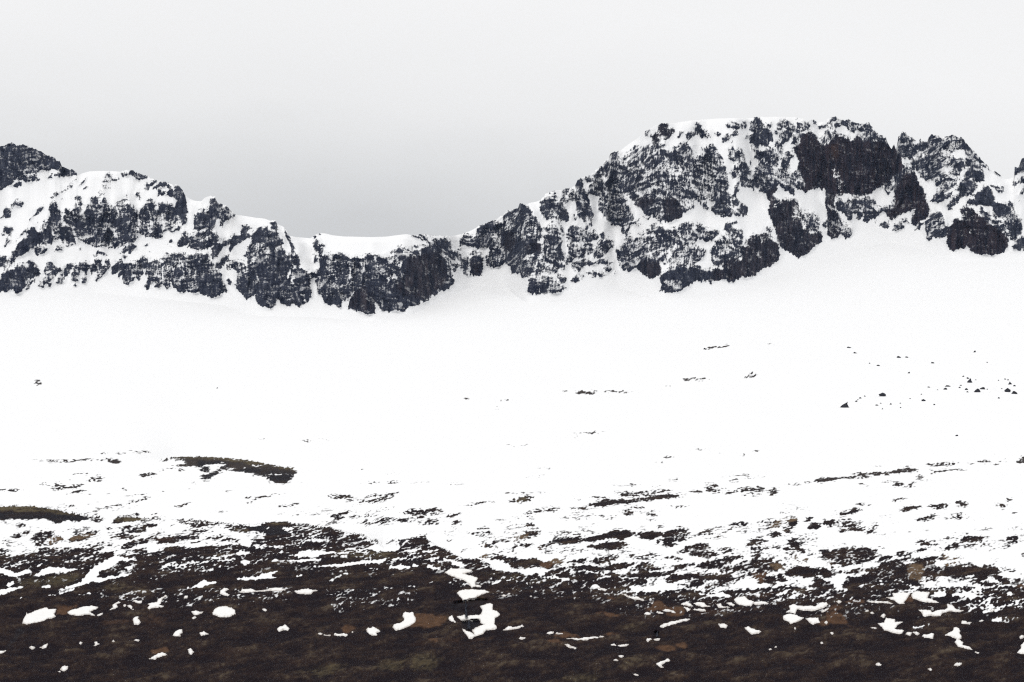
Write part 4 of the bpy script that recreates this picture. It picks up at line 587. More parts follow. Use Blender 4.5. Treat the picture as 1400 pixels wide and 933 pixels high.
# colour of the bare ground: 1 olive turf, 2 tan grass, 3 rust-brown heath, 4 orange clay, 5 dark wet rock, in the stream cut also its shade painted in
TONE = [
 (1, M1(-1050,100,0,80,240,80,350,92,480,115,620,140,800,165,700,170,480,150,300,150,0,140,-1050,150)), (5, M1(-1050,150,0,140,300,155,480,150,700,165,850,175,860,205,700,230,540,245,0,220,-1050,230)), (1, M1(1100,185,1400,190,1400,225,1100,235)), (1, M2(0,200,140,210,0,220)), (1, M1(1290,290,1400,275,1400,335,1290,335)), (2, M1(480,380,640,375,520,440,450,440)), (2, M1(660,375,940,325,860,375,690,415)),
 (1, H1(130,140,490,110,790,130,1090,180,1330,215,1330,240,1180,230,900,185,700,150,490,140)), (5, H1(480,140,700,155,780,210,700,235,800,240,900,210,1060,235,1200,240,1330,240,1240,330,1080,330,900,270,500,330,480,200)),
 (5, M2(960,270,1180,265,1360,280,1370,365,1180,365,1000,330)), (1, M2(780,285,970,300,970,325,780,330)), (1, M2(1180,235,1400,245,1400,265,1200,255)), (3, M2(0,400,300,370,300,410,0,430)),
 (5, M3(1010,400,1120,395,1030,465)), (1, M3(420,490,720,500,860,520,980,520,1060,500,1040,600,560,600,300,560)), (1, H4(365,400,500,390,560,410,400,432)),
 (2, M4(380,450,450,450,450,490,380,480)), (2, M4(490,465,600,470,600,510,490,505)), (2, M4(370,540,480,540,480,600,370,600)), (4, M4(940,480,990,470,990,515,940,510)), (4, M4(960,620,1100,640,1080,690,960,680)), (2, M4(1050,580,1220,570,1200,640,1050,640)), (2, M4(700,380,860,340,840,420,700,440)), (1, M4(240,720,560,720,1000,745,1250,800,1250,830,900,820,500,760)),
 (2, M6(430,205,640,195,640,225,430,260)), (2, M6(540,590,620,560,740,560,780,610,640,640)), (2, M6(340,640,500,640,500,700,380,690)), (4, M6(190,720,330,720,310,840,230,800)), (2, M6(880,620,960,640,940,690,880,670)), (2, M6(360,260,460,250,460,300,380,300)), (2, M6(440,310,520,310,480,350)),
 (2, M7(280,640,440,640,420,800,300,780)), (2, M7(640,540,830,560,820,610,640,660)), (3, M7(820,670,940,670,940,720,820,720)), (4, LI(260,70,330,80,340,140,250,150)), (4, M7(1330,830,1400,820,1400,870,1330,870)),
 (4, LH(460,300,560,265,650,265,640,290,560,310,680,360,690,430,900,510,860,500,640,430,560,425,480,450,430,465,420,420,490,400,500,350)), (4, LH(640,215,860,205,870,245,650,240)), (3, LH(20,290,130,280,130,320,30,310)), (4, LH(1240,180,1330,190,1320,230,1240,230)),
 (4, L3(1170,270,1260,255,1400,290,1400,370,1250,385,1130,390)), (4, WF(0,560,90,570,60,640,0,680)), (4, L3(1290,510,1400,510,1400,540,1300,530)), (4, L3(460,370,620,370,600,410,500,440)), (3, L3(740,240,870,250,880,290,740,300)), (3, WF(0,810,200,790,400,790,560,760,560,820,300,830,0,860)),
 (4, L1(540,190,720,160,760,170,640,230,640,255,540,255)), (3, L1(930,320,1240,300,1260,350,950,360)), (4, L1(1120,490,1180,490,1160,520)), (4, L2(40,590,200,580,230,630,120,630,50,650)), (3, L2(0,270,180,290,160,340,0,340)),
 (4, LF(620,90,700,85,720,120,650,130)), (4, LF(510,220,640,220,750,270,740,285,640,270,520,260)), (4, LF(1040,140,1130,125,1210,180,1200,205,1100,215,1060,190)), (4, LF(980,190,1080,180,1100,225,990,235)), (4, LF(1200,190,1360,200,1370,260,1290,280,1160,260,1290,240)), (4, LF(120,440,210,410,340,440,400,480,240,480,120,480)), (4, LF(600,440,700,430,760,450,640,470)), (4, LF(30,490,160,500,220,550,150,550)), (4, LF(1080,580,1160,560,1280,580,1300,610,1160,620)), (4, LF(1280,550,1400,540,1400,580,1300,575)), (3, LF(0,320,150,320,140,360,0,370)), (4, LF(1200,690,1270,690,1240,720)), (3, LF(1060,780,1160,770,1260,810,1200,820)), (3, LF(160,690,230,710,220,730)),
 (4, LG(0,140,90,180,80,220,0,220)), (3, LG(500,200,760,210,700,240,300,280,250,290)), (3, LG(920,60,1100,50,1100,120,920,110)), (3, LG(1150,190,1240,200,1200,240,1140,220)), (3, LG(100,870,260,830,240,870,120,905)),
 (5, WF(100,470,150,500,280,480,470,440,560,410,540,400,400,390,300,410,270,430,120,420)), (5, WF(230,480,440,470,450,540,380,560,300,560,200,550)), (5, WF(240,620,430,590,440,650,340,715,280,700,250,660)), (5, LF(1080,420,1130,420,1120,480,1080,480)), (5, WF(840,240,1030,230,1020,270,840,270)), (5, L1(160,390,240,360,230,450,120,540,60,600,20,600)), (5, LH(660,290,840,300,840,340,680,330)), (1, LI(670,240,820,240,820,300,680,300)), (1, M1(150,790,480,720,820,700,780,770,560,850,150,860)), (1, M1(760,900,1000,830,1400,810,1400,900)),  # around the waterfalls tone 5 puts the gully's shade into the rock colour
 (1, L3(880,700,1400,600,1400,800,1000,810,700,830)), (1, L3(0,790,700,700,400,830,0,880)), (1, LF(130,850,560,800,560,900,130,900)), (1, LF(540,740,1050,630,1050,700,760,790)), (1, LF(700,380,1020,320,1000,400,740,440)),
]
# single snow patches on the moor: outline, label
SP = [
 (L1(210,340,240,270,255,235,270,245,380,205,450,195,470,210,540,200,520,250,535,275,490,295,460,290,420,320,350,335,260,355), 'largest snow patch on the left moor, a wide white parallelogram'),
 (L1(640,235,690,210,750,200,790,180,880,170,940,185,920,205,860,225,880,250,920,275,890,270,830,265,780,280,730,275,670,260), 'leaf-shaped snow patch with notched tail beside the wide parallelogram'),
 (L1(930,265,985,240,980,255,945,275), None),
 (L1(1045,220,1080,195,1075,170,1130,140,1160,150,1110,170,1130,190,1100,210), 'small S-shaped snow patch on the left moor, right of the leaf-shaped patch'),
 (L1(1265,135,1290,120,1330,130,1365,125,1360,150,1320,160), 'small crown-topped snow patch above a broken chain of snow scraps'),
 (L1(1215,185,1250,180,1270,190,1260,205,1300,225,1270,220,1240,200), 'little crooked snow patch in a broken chain of scraps'), (L1(1180,175,1200,170,1210,180,1190,190), None),
 (L1(1270,310,1300,290,1325,290,1320,310,1350,335,1330,355,1285,360), 'small boot-shaped snow patch alone below the chain of scraps'),
 (L1(280,575,300,560,335,570,310,585), None), (L1(380,570,430,550,460,545,440,575), 'low wedge of snow with a snow dot on its left, lower left moor'), (L1(760,535,770,515,790,520,775,545), None), (L1(890,555,910,540,905,515,930,515,935,530,970,535,935,540,915,558), 'tiny splayed snow patch like a bird in flight on the left moor'), (L1(1280,520,1300,505,1335,510,1330,520), None),
 (L1(-30,640,-30,600,0,600,65,595,40,620,0,640), 'small snow wedge cut by the left edge of the photo'), (L1(570,780,600,760,655,752,650,775,615,795), 'lowest snow patch at the bottom left, a small oval on dark heath'), (L1(1070,525,1085,515,1100,525,1085,535), None), (L1(555,800,575,793,578,805), None),
 (L2(5,215,30,180,10,160,80,140,110,130,105,110,150,90,190,65,205,75,160,100,145,140,120,180,180,185,140,200,60,210,30,222), 'star-like snow patch with a tail climbing up to the right'),
 (L2(360,100,370,80,400,80,390,100), None), (L2(700,60,710,30,740,5,780,5,790,20,750,45,800,70,780,85,740,80), 'C-shaped snow patch open to the right, left of the long double snow bank'),
 (L2(850,55,900,40,920,15,1010,10,1060,35,1160,20,1200,5,1290,5,1345,30,1280,45,1200,35,1060,45,940,50), 'long thin double snow bank with two humps on the upper moor'),
 (L2(430,240,470,230,510,240,555,225,540,245,480,275,460,275), 'arrowhead snow patch left of the big round patch'), (L2(435,295,470,287,480,292,450,302), None),
 (L2(630,250,650,225,700,205,760,195,800,205,850,220,855,255,810,275,760,290,700,290,640,270), 'big rounded dome-shaped snow patch with ragged edges'),
 (L2(1110,210,1135,205,1155,215,1140,225), None), (L2(1245,400,1270,380,1330,360,1370,390,1360,405,1320,400,1270,412), 'shoe-shaped snow patch alone on the moor, far right of the big round patch'),
 (L2(250,470,275,430,300,415,345,408,345,440,325,460,340,475,290,478), 'small hourglass-shaped snow patch, left one of a pair'), (L2(505,435,550,425,595,445,560,458,525,468), 'small fish-shaped snow patch, right one of a pair'),
 (L2(395,600,425,585,440,605,460,615,430,645,405,630), 'small rounded tooth-shaped snow patch below the fish-shaped patch'), (L2(20,685,90,660,110,640,165,640,205,655,170,668,110,675,80,692), 'long thin snow patch under an orange clay bank'),
 (L3(15,45,60,35,120,20,180,25,240,38,190,55,180,75,100,70,40,65), 'flat spindle of snow right of the long double snow bank'), (L3(245,455,265,447,285,458,265,464), None), (L3(300,463,365,462,360,470,310,470), None),
 (L3(395,465,400,445,450,448,490,438,540,455,500,470,430,472), 'low flat snow patch with scraps of snow trailing to its left'), (L3(565,430,575,425,582,432,572,437), None),
 (L3(700,415,720,398,755,400,765,378,790,400,840,418,800,440,815,468,770,468,730,450), 'maple-leaf-like snow patch left of the big boomerang patch'),
 (L3(955,390,970,370,1040,350,1070,320,1050,295,1060,255,1080,243,1120,255,1155,245,1165,285,1185,320,1150,365,1090,390,1020,410,990,418), 'big boomerang-shaped snow patch beside orange clay'),
 (WF(50,110,130,60,250,65,360,75,330,100,260,120,370,145,420,160,390,200,385,225,460,235,440,255,390,245,350,260,290,200,200,170), 'zigzag snow drift at the head of the waterfall gully'),
 (WF(185,325,250,290,350,275,430,285,490,285,510,300,550,310,460,340,410,365,380,390,320,395,265,420,240,375), 'funnel-shaped snow patch directly above the waterfall'),
 (WF(240,700,290,715,380,750,350,715,400,690,480,650,440,640,430,590,390,600,350,620,300,610,240,615,215,595,185,580,270,560,310,570,370,560,450,545,460,500,430,465,540,430,575,435,570,505,620,515,650,545,600,580,590,640,620,690,570,705,500,710,470,745,400,760,350,795,320,795,280,750), 'big hook-shaped snow drift wrapped around the waterfall gully'),
 (WF(95,600,140,570,160,600,185,655,150,635,110,620), 'small triangle of snow left of the waterfall gully'), (WF(680,710,740,670,800,680,890,655,905,670,850,690,740,715), 'thin slanting snow patch to the right of the gully drift'), (WF(835,805,870,785,930,795,890,805), 'flat lens of snow below the thin slanting patch by the gully'), (WF(660,345,690,335,720,345,700,355), None), (WF(735,325,745,315,760,322,748,332), None), (WF(965,345,985,335,990,348,975,352), None),
 (LF(35,435,70,420,120,418,125,432,80,440), 'left half of a short two-piece snow streak beside clay'), (LF(127,440,145,425,205,430,205,440), 'right half of a short two-piece snow streak beside clay'),
 (LF(235,490,260,478,320,478,360,490,450,480,510,470,550,475,545,490,460,505,410,518,350,510,300,492), 'long sagging snow streak below orange-brown clay'), (LF(553,480,563,465,605,475,582,485), None), (LF(205,555,260,560,345,578,330,590,270,578), 'thin snow streak slanting down to the right, under the long sagging streak'),
 (LF(665,545,700,535,720,555,700,550), None), (LF(724,555,770,540,845,545,810,565,760,565), 'flat snow patch with a scrap at its left end, mid right moor'), (LF(740,655,790,660,770,682,750,672), None), (LF(690,705,720,700,740,720,710,715), None), (LF(870,825,945,825,915,842), 'lowest small snow patch in the middle of the right moor'),
 (LF(980,255,1000,240,1020,230,1055,245,1040,270,1010,275), 'small square-ish snow patch at the edge of the orange slope'), (LF(1095,235,1110,222,1175,245,1160,258,1120,250), 'short snow streak on the orange slope, left of a longer one'), (LF(1150,222,1190,208,1290,238,1280,248,1200,236), 'longer snow streak lying on the orange clay slope'),
 (LF(1130,370,1190,345,1400,298,1435,300,1400,325,1250,360,1160,385), 'long straight snow line rising to the right along a stream bank'), (LF(1005,520,1010,485,1050,490,1060,510,1020,540), 'square snow patch at the foot of a tiny cascade'), (LF(1070,505,1110,490,1140,490,1130,515,1090,520), 'small snow patch right of the tiny cascade'),
 (LF(1095,745,1140,720,1215,685,1238,712,1190,725,1150,750,1175,770,1130,765), 'Z-shaped snow patch on the lower right moor'), (LF(750,60,800,65,860,90,930,95,950,110,1000,130,970,130,880,118,800,85), 'slanting snow streak above the orange slope'), (LF(525,0,580,0,635,20,610,35), 'short slanting snow streak at the upper edge of the right moor'),
 (LG(210,165,250,150,270,130,300,155,340,188,290,190,240,178), 'peaked snow patch, left one of two side by side under the snowline'), (LG(330,155,400,145,440,150,460,170,505,185,420,190,370,175), 'flat-topped snow patch, right one of two side by side under the snowline'), (LG(225,190,260,195,310,210,300,225,275,240,265,215), 'small jagged snow patch below the peaked one'), (LG(325,215,350,205,450,210,465,222,400,228), 'thin straight snow strip below the flat-topped patch'),
 (LG(545,155,570,165,600,150,605,175,710,190,650,195,580,192), 'low L-shaped snow patch on the crest of the right moor'), (LG(650,150,680,140,740,165,720,178,680,172), 'small wedge of snow on the right moor crest, left of a tall patch'), (LG(720,120,750,95,830,90,860,120,920,140,890,188,830,180,760,165), 'tall blunt snow patch on the crest of the right moor'), (LG(885,152,990,130,1060,155,1055,165,940,170), 'flat snow tongue reaching right from the tall crest patch'),
 (LG(575,365,620,358,665,370,650,388,595,388), 'small oval snow patch on the dark right moor'), (LG(815,390,870,388,930,405,990,430,930,445,890,450), 'arrow-shaped snow patch pointing right on the dark moor'), (LG(1055,578,1080,575,1085,590,1065,592), None), (LG(1110,560,1125,548,1135,558,1120,565), None),
 (LH(75,370,130,345,180,350,220,370,275,380,240,405,190,435,145,450,130,425,75,400), 'heart-shaped snow patch below the broad crest drift'), (LH(100,330,140,300,130,270,180,255,210,270,300,270,380,275,430,245,490,240,510,260,460,290,380,310,280,315,210,300,190,345,140,330), 'broad two-lobed snow drift on the moor crest beside orange clay'), (LH(285,390,330,385,410,380,420,410,435,430,380,430,350,440), 'ragged snow patch to the right of the heart-shaped one'), (LH(430,325,460,305,510,285,510,295,470,320,440,328), 'sliver of snow at the left edge of the orange clay bank'), (LH(470,425,490,410,505,420,490,435), None), (LH(585,240,610,228,635,240,610,252), None), (LH(180,490,190,482,197,490,188,497), None),
 (LH(970,420,1040,410,1060,375,1150,380,1140,405,1220,405,1215,415,1170,440,1140,480,1235,505,1200,535,1130,525,1040,500,1020,460), 'large K-shaped snow patch right of the orange clay bank'), (LH(1010,365,1040,345,1055,360,1040,378), None), (LH(890,470,930,465,985,472,960,484), 'thin flat snow patch left of the large K-shaped patch'), (LH(525,530,545,522,560,532,540,542), None), (LH(955,825,980,818,1020,828,1000,840,965,838), 'small oval snow patch low on the right moor, below everything near'), (LH(860,320,890,312,895,328,870,330), None), (LH(910,340,930,332,945,342,925,348), None), (LH(430,622,445,615,458,628,440,632), None),
 (LI(255,445,290,430,330,440,310,468,280,455), 'ragged scrap of snow just right of the K-shaped patch'), (LI(335,435,370,428,400,445,380,458), None), (LI(420,470,440,450,490,448,520,440,540,445,530,490,500,485,450,485), 'claw-edged snow patch, last in a row right of the K-shaped patch'),
 (LI(640,465,690,430,720,410,730,380,770,385,790,410,780,440,800,465,800,490,770,495,790,510,820,530,810,560,870,575,910,605,850,605,770,580,745,545,735,520,755,495,730,480,690,470), 'tall twisting snow patch running down a gully on the right'), (LI(925,615,970,620,960,632), None), (LI(795,345,810,315,840,318,860,330,900,330,880,348), 'small crown-shaped snow patch above the tall twisting patch'),
 (LI(385,215,440,218,510,225,520,240,560,225,640,215,670,195,660,160,720,175,750,205,825,225,790,238,680,240,620,255,600,285,550,285,500,270,440,275,420,245), 'wide snow patch shaped like a bird with spread wings'), (LI(75,100,150,95,140,60,250,50,310,70,290,105,250,140,260,165,210,168,160,135), 'left half of a broad snow drift split by a rusty rock'), (LI(320,85,350,40,400,45,500,55,475,105,560,125,590,148,500,145,400,135,330,105), 'right half of a broad snow drift split by a rusty rock'),
 (LI(720,755,760,738,810,738,800,755,760,772), 'bowl-shaped small snow patch at the bottom right'), (LI(470,780,500,773,530,788,500,795), 'tiny flat snow oval at the bottom right, left of the bowl-shaped one'), (LI(1330,640,1370,600,1370,560,1410,500,1450,520,1450,645,1390,648), 'snow patch cut by the right edge of the photo'), (LI(1355,475,1385,455,1400,470,1370,487), None), (LI(-130,130,-60,135,0,135,80,145,155,160,130,168,40,160,-60,152), 'long thin snow strip left of the split drift'), (LI(-15,735,40,735,20,747,-20,745), None), (LI(965,305,1000,298,1010,310,980,314), None), (LI(1065,230,1095,198,1130,205,1100,235), 'small snow patch in speckled moor near the right edge'),
]
# boulders on the snowfield: centre u, foot row v, width, height (photograph pixels), label
_b = lambda f, u, v, w, h, s: tuple(f(u, v + h * .5)[0]) + (w / s, h / s)
X8, X5 = T(1140, 500, 5.385), T(1100, 450, 4.667)
BO = [
 (*_b(X8,80,275,62,40,5.385), 'largest dark boulder on the snowfield, a leaning pyramid at the left end of the field'),
 (*_b(X8,358,210,46,24,5.385), 'flat-topped dark boulder right of the leaning pyramid boulder'),
 (*_b(X8,998,100,36,30,5.385), 'dark peaked boulder with a smaller rock at its upper left'),
 (*_b(X8,1056,196,42,24,5.385), 'blocky dark boulder, lower left one of a touching pair'),
 (*_b(X8,1093,174,36,15,5.385), 'flat dark boulder, upper right one of a touching pair'),
 (*_b(X8,1278,186,42,26,5.385), 'broad humped dark boulder near the right edge of the photo'),
 (*_b(X8,1330,208,40,18,5.385), 'low dark boulder nearest the right edge, below the humped one'),
 (*_b(X8,1297,126,26,20,5.385), 'round dark boulder right above the broad humped boulder'),
 (*_b(X8,662,258,28,13,5.385), 'small flat boulder alone in the middle of the boulder field'),
 (*_b(X8,838,155,40,9,5.385), 'long flat slab of dark rock lying on the snow'), (*_b(X8,820,178,26,12,5.385), 'small dark rock just under the long flat slab'),
 (*_b(X8,976,184,22,12,5.385), 'small tilted rock below the peaked boulder'), (*_b(X8,988,82,20,10,5.385), 'small rock leaning on the upper left of the peaked boulder'),
 (*_b(X5,602,177,26,10,4.667), 'left one of two small rocks high on the right snowfield'), (*_b(X5,285,110,26,8,4.667), 'upper of two flat rocks high on the snowfield under the dark pillar'), (*_b(X5,323,146,22,8,4.667), 'lower of two flat rocks high on the snowfield under the dark pillar'),
 (*_b(X5,818,219,18,8,4.667), 'small rock to the right of the high pair of rocks'), (*_b(X5,1086,147,15,10,4.667), 'single dark rock highest at the far right of the snowfield'), (*_b(X8,553,55,15,11,5.385), 'single small rock above the middle of the boulder field'), (*_b(X5,652,177,18,7,4.667), 'right one of two small rocks high on the right snowfield'),
] + [(*_b(X8,u,v,w,h,5.385), None) for u, v, w, h in ((926,168,16,8),(935,146,16,6),(985,205,14,8),(953,70,16,8),(195,229,20,9),(165,252,16,9),(176,240,9,7),(318,287,22,8),(419,281,14,10),(358,320,10,8),(490,275,12,6),(492,310,9,7),(740,294,14,8),(1215,253,16,9),(1330,146,20,9),(1283,104,14,8),(1262,98,12,8),(1213,104,10,7),(700,163,18,7),(330,5,18,8),(228,220,12,7),(1130,180,9,7),(345,273,12,6),(645,215,10,6),(765,185,12,5),(562,244,10,5),(1235,168,12,6),(1045,95,12,5))] \
  + [(*_b(X5,u,v,w,h,4.667), None) for u, v, w, h in ((415,222,9,6),(468,238,16,7),(1166,218,9,6),(970,675,20,7))] + [(*_b(G6,831,146,6,4,2.8), None), (*_b(G7,1017,77,8,5,2.8), None)]

# ---------------------------------------------------------------- cover maps
def cover(P, soft=.9, warp=1.0, grow=0.0):
    w = window(P, 4)
    if w[0].stop <= w[0].start or w[1].stop <= w[1].start: return w, None
    d = sdist(P, RU[w] + warp * WU[w], RV[w] + warp * WV[w])
    return w, sst(soft + grow, grow - soft, d)
DUST = np.full((RH, RW), 1.5); RID = np.zeros((RH, RW), np.int32); RT = np.zeros((4, RH, RW))
for i, it in enumerate(ROCKS):
    kind, val, P = it[:3]; tone = it[3] if len(it) > 3 else 0
    w, c = cover(P, .8, .8 if kind in 'RD' else .7, .55 if kind in 'RF' else 0)
    if kind in 'RDF': val = max(.0, val * .88 - .05)
    if c is None: continue
    if kind == 'R':
        DUST[w] = DUST[w] * (1 - c) + val * c; RID[w][c > .5] = i + 1
        for k in range(1, 4): RT[k][w] *= 1 - c
    elif kind == 'D':
        k = c * (DUST[w] < 1.2) * .9; DUST[w] = DUST[w] * (1 - k) + val * k
    elif kind == 'S':
        v = 1.4 if val >= 1 else val
        DUST[w] = DUST[w] * (1 - c) + v * c
        if val >= 1: RID[w][c > .5] = 0
    else:
        DUST[w] = DUST[w] * (1 - c) + np.minimum(DUST[w], val + .12) * c
    if tone: RT[tone][w] = np.maximum(RT[tone][w], c)
# loose rock and half-buried ribs in the snow just above each outcrop
rk_ = (DUST < .9) * 1.0
halo = blur1(blur1(rk_, 4, 0), 5, 1); halo = np.concatenate([halo[6:], halo[-6:]], 0)
DUST = np.where(DUST > 1.0, DUST - .62 * np.clip(halo * 1.6, 0, 1), DUST)
for k in range(1, 4): RT[k] = blur1(blur1(RT[k], 2.5, 0), 2.5, 1)
BARE = np.zeros((RH, RW)); MOORC = np.zeros((RH, RW))
w, c = cover(MOOR, 1.0, .9); MOORC[w] = c
dm = sdist(MOOR, RU[::4, ::4], RV[::4, ::4])
dm = np.repeat(np.repeat(dm, 4, 0), 4, 1)[:RH, :RW]
dm = blur1(blur1(dm, 3, 0), 3, 1)
BARE = MOORC * (.84 + .22 * sst(4, -60, dm))
for val, P in B:
    hill = val >= .92 and P[:, 1].min() < 695 and np.ptp(P[:, 0]) > 100
    if hill: P = P + [0, .9]
    w, c = cover(P, .7 if hill else 1.1, .1 if hill else .75, .5 if val > 0 and not hill else 0)
    if val > 0: val = val * 1.06 + .05 + (.07 if P[:, 1].mean() > 690 else 0)
    if c is None: continue
    if val < 0: BARE[w] *= 1 - c
    else: BARE[w] = np.maximum(BARE[w], val * c)
# thin, half-melted cover on the lower slopes
BARE = np.maximum(BARE, (1 - MOORC) * .23 * sst(640, 770, RV) * sst(-.25, .5, fbm(RU / 75, RV / 16, 3, 170)))
BARE = np.where(MOORC > .5, BARE, .4 * BARE + .6 * blur1(blur1(BARE, 2.2, 0), 5, 1))
for val, P in BS:
    w, c = cover(P, 1.0, .75)
    if c is not None: BARE[w] = BARE[w] * (1 - c) + val * c
GT = np.zeros((6, RH, RW))
for k, P in TONE:
    w, c = cover(P, 2.2, 1.3)
    if c is not None: GT[k][w] = np.maximum(GT[k][w], c)
for k in range(1, 6): GT[k] = blur1(blur1(GT[k], 1.6 if k in (1, 3) else 1.2, 0), (12 if k == 3 else 4) if k in (1, 3) else 2.6, 1)
GT[1] = np.where(RV > 740, blur1(blur1(GT[1], 7, 0), 16, 1), GT[1])
print('maps', round(time.time() - T0, 1))

# ---------------------------------------------------------------- the lie of the land: distance from the camera's stand to the ground seen at (u, v)
_tv = np.array([300, 330, 380, 420, 450, 500, 550, 600, 650, 700, 740, 780, 820, 860, 900, 940, 1000], float)
_ty = np.array([2800, 2680, 2480, 2290, 2120, 1800, 1480, 1180, 900, 680, 565, 490, 430, 380, 335, 294, 250], float)
_fv = np.arange(280, 1010, 1.0)
_fy = np.exp(blur1(np.interp(_fv, _tv, np.log(_ty)), 14, 0))
CR1 = np.concatenate([[[-200, 690]], M1(-500,85,0,87,240,81,350,93,480,116,620,141,800,166,900,180,1050,188,1180,185,1280,185,1400,200), M2(130,212,400,222,700,243,1000,262,1180,240,1330,240,1400,250), M3(130,265,260,290,430,318,560,350,640,358,740,400,830,450,870,480), M3(1000,420,1110,395,1180,380,1260,390,1400,475), M4(60,490,130,540,240,590,390,600,520,690,640,710,740,720,860,735,1000,742), [[900, 800]]])
CR2 = np.concatenate([[[150, 632]], H1(130,150,280,122,490,115,620,122,790,135,930,155,1090,185,1270,210,1330,235), [[440, 650]]])
GUL = np.zeros((RH, RW))                                     # the cut of the stream: the bank stands back
for P_ in (WF(150,420,300,400,440,390,560,400,470,440,440,470,450,540,300,600,240,560,150,500), WF(230,620,430,590,440,650,340,715,280,700), LF(1080,420,1130,420,1120,480,1080,480)):
    w, c = cover(P_, 1.5, .8)
    GUL[w] = np.maximum(GUL[w], c)
GUL = blur1(blur1(GUL, 1.6, 0), 2.2, 1)
def Yg(u, v):
    Y = np.interp(v, _fv, _fy) + 7.0 * samp(GUL, u, v)
    c = np.interp(u, CR1[:, 0], CR1[:, 1])
    A = 75 * (.25 + .75 * sst(560, 480, u)) * sst(790, 600, u)
    dv = c - v
    Y = Y + A * sst(-.6, 1.2, dv) * np.exp(-np.maximum(dv, 0) / 70) - .07 * A * np.exp(-(np.minimum(dv, 0) / 14) ** 2) * sst(1.2, -.6, dv)
    c = np.interp(u, CR2[:, 0], CR2[:, 1])
    A = 110 * sst(170, 260, u) * sst(425, 290, u)
    dv = c - v
    Y = Y + A * sst(-.6, 1.0, dv) * np.exp(-np.maximum(dv, 0) / 55) - .09 * A * np.exp(-(np.minimum(dv, 0) / 16) ** 2) * sst(1.0, -.6, dv)
    return Y
def point(u, v):
    rx, rz = rays(np.asarray(u, float), np.asarray(v, float)); Y = Yg(np.asarray(u, float), np.asarray(v, float))
    return np.stack([rx * Y, Y, rz * Y], -1)

UC = np.arange(-145, 1546, 1.12)
_ex = np.cumsum(np.geomspace(1.3, 60, 46))
UC = np.concatenate([UC[0] - _ex[::-1], UC, UC[-1] + _ex])
VB = blur1(np.interp(fold(UC), BASE[:, 0], BASE[:, 1]), 5, 0)

# ---------------------------------------------------------------- the lower slopes: one sheet from the valley to the foot of the cliffs
NV, NU = 330, 120
Ulow, VL = np.meshgrid(UC, np.zeros(NU + NV))
Vg = np.empty_like(Ulow)
VT = 580.0
for k in range(NU): Vg[k] = VB + (VT - VB) * (k / NU)
for k in range(NV): Vg[NU + k] = VT + (965 - VT) * (k / (NV - 1.)) 
Ug = Ulow
co = point(Ug, Vg)
X, Y = co[..., 0], co[..., 1]
bare = samp(BARE, Ug, Vg); moorc = samp(MOORC, Ug, Vg)
sc_ = np.clip(Y / 520., .7, 2.6)
XP = X / Y * 560
sk = Y - 1.8 * XP                                              # drifts lie a little askew to the slope
q = fbm(XP / 2.8, sk / 6.6, 3, 20, .74) + .40 * gn(XP / .8, sk / 4.2, 31) + .32 * gn(XP / 8, sk / 18, 33)
Q = rank01(q, (bare > .2) & (Vg > 600))
thr = bare - .4 * (1 - sst(.02, .10, bare)) + .5 * sst(.985, 1.04, bare)
snow = np.clip(.5 + np.where(moorc > .5, 2.0, 1.4) * (Q - thr), -.6, 1.6)
bs = np.clip(1 - snow, 0, 1)
lowm = sst(730, 800, Vg); sk_ = sk
sl = Y - .6 * XP
lump = fbm(XP / 13, sl / 20, 3, 48, .5) * 1.5
hum = (.20 * fbm(XP / 5.5, sl / 8.5, 3, 50, .55) + .13 * fbm(X / 1.1, Y / 2.4, 3, 45)) * lowm + .32 * lump * sst(770, 850, Vg)
big = .5 * fbm(X / 40, Y / 60, 2, 52) * (Y / 600)
fade = sst(0, 40, Vg - VB)
dz = (hum * (.25 + .75 * bs) * sst(560, 700, Vg) + big * fade) * sst(2000, 900, Y) + fade * (.9 * fbm(X / 90, Y / 120, 3, 55) + 3.2 * fbm(X / 150, Y / 210, 2, 58) * sst(900, 1500, Y)) * sst(560, 900, Y)
co[..., 2] += dz
n1 = fbm(XP / 7, sl / 13, 4, 60, .66); n2 = fbm(XP / 1.6, sl / 4.2, 3, 66, .7); n3 = gn(X / 22, Y / 40, 70)
DARK, MID, OLIVE = np.array([.0095, .0055, .0080]), np.array([.027, .0160, .0135]), np.array([.096, .072, .048])
lump2 = fbm(XP / 5.5, sl / 8.5, 3, 50, .55)
tt = np.clip(.23 + .45 * n1 + .62 * n2 + .50 * lump + .55 * lump2, 0, 1)[..., None]
col = np.where(tt < .5, DARK + (MID - DARK) * tt * 2, MID + (OLIVE - MID) * (tt - .5) * 1.7)
far = sst(720, 620, Vg)[..., None] * .6
col = col * (1 - far) + np.array([.060, .052, .047]) * far
red = sst(.15, .7, fbm(X / 11, Y / 14, 3, 74))[..., None] * .45
col = col * (1 - red) + np.array([.036, .018, .0125]) * red
mod = (1 + .5 * n2[..., None])
for k, cc in ((5, (.014, .0135, .018)), (2, (.15, .10, .06)), (3, (.058, .032, .021)), (4, (.120, .064, .035)), (1, (.100, .079, .044))):
    wgt = samp(GT[k], Ug, Vg)[..., None] 
    wgt = sst(.25, 1.15, wgt * ((1.3 if k in (2, 4) else 1.0) + .8 * n2[..., None] + 1.1 * n1[..., None] + .5 * n3[..., None])) * (np.where(Vg < 722, .95, .55)[..., None] if k == 1 else .6 if k == 3 else .72 if k == 4 else .85)
    col = col * (1 - wgt) + np.array(cc) * mod * wgt
col = np.clip(col, .004, .5)
n_r, n_c = Ug.shape
GRID['co'] = co.reshape(-1, 3)
IDX = np.arange(n_r * n_c).reshape(n_r, n_c)[::-1]          # rows from the valley upwards, so that faces look up
fm = (moorc > .5)[::-1][:-1, :-1]
at = {'Col': col.reshape(-1, 3), 'snow': snow.ravel()}
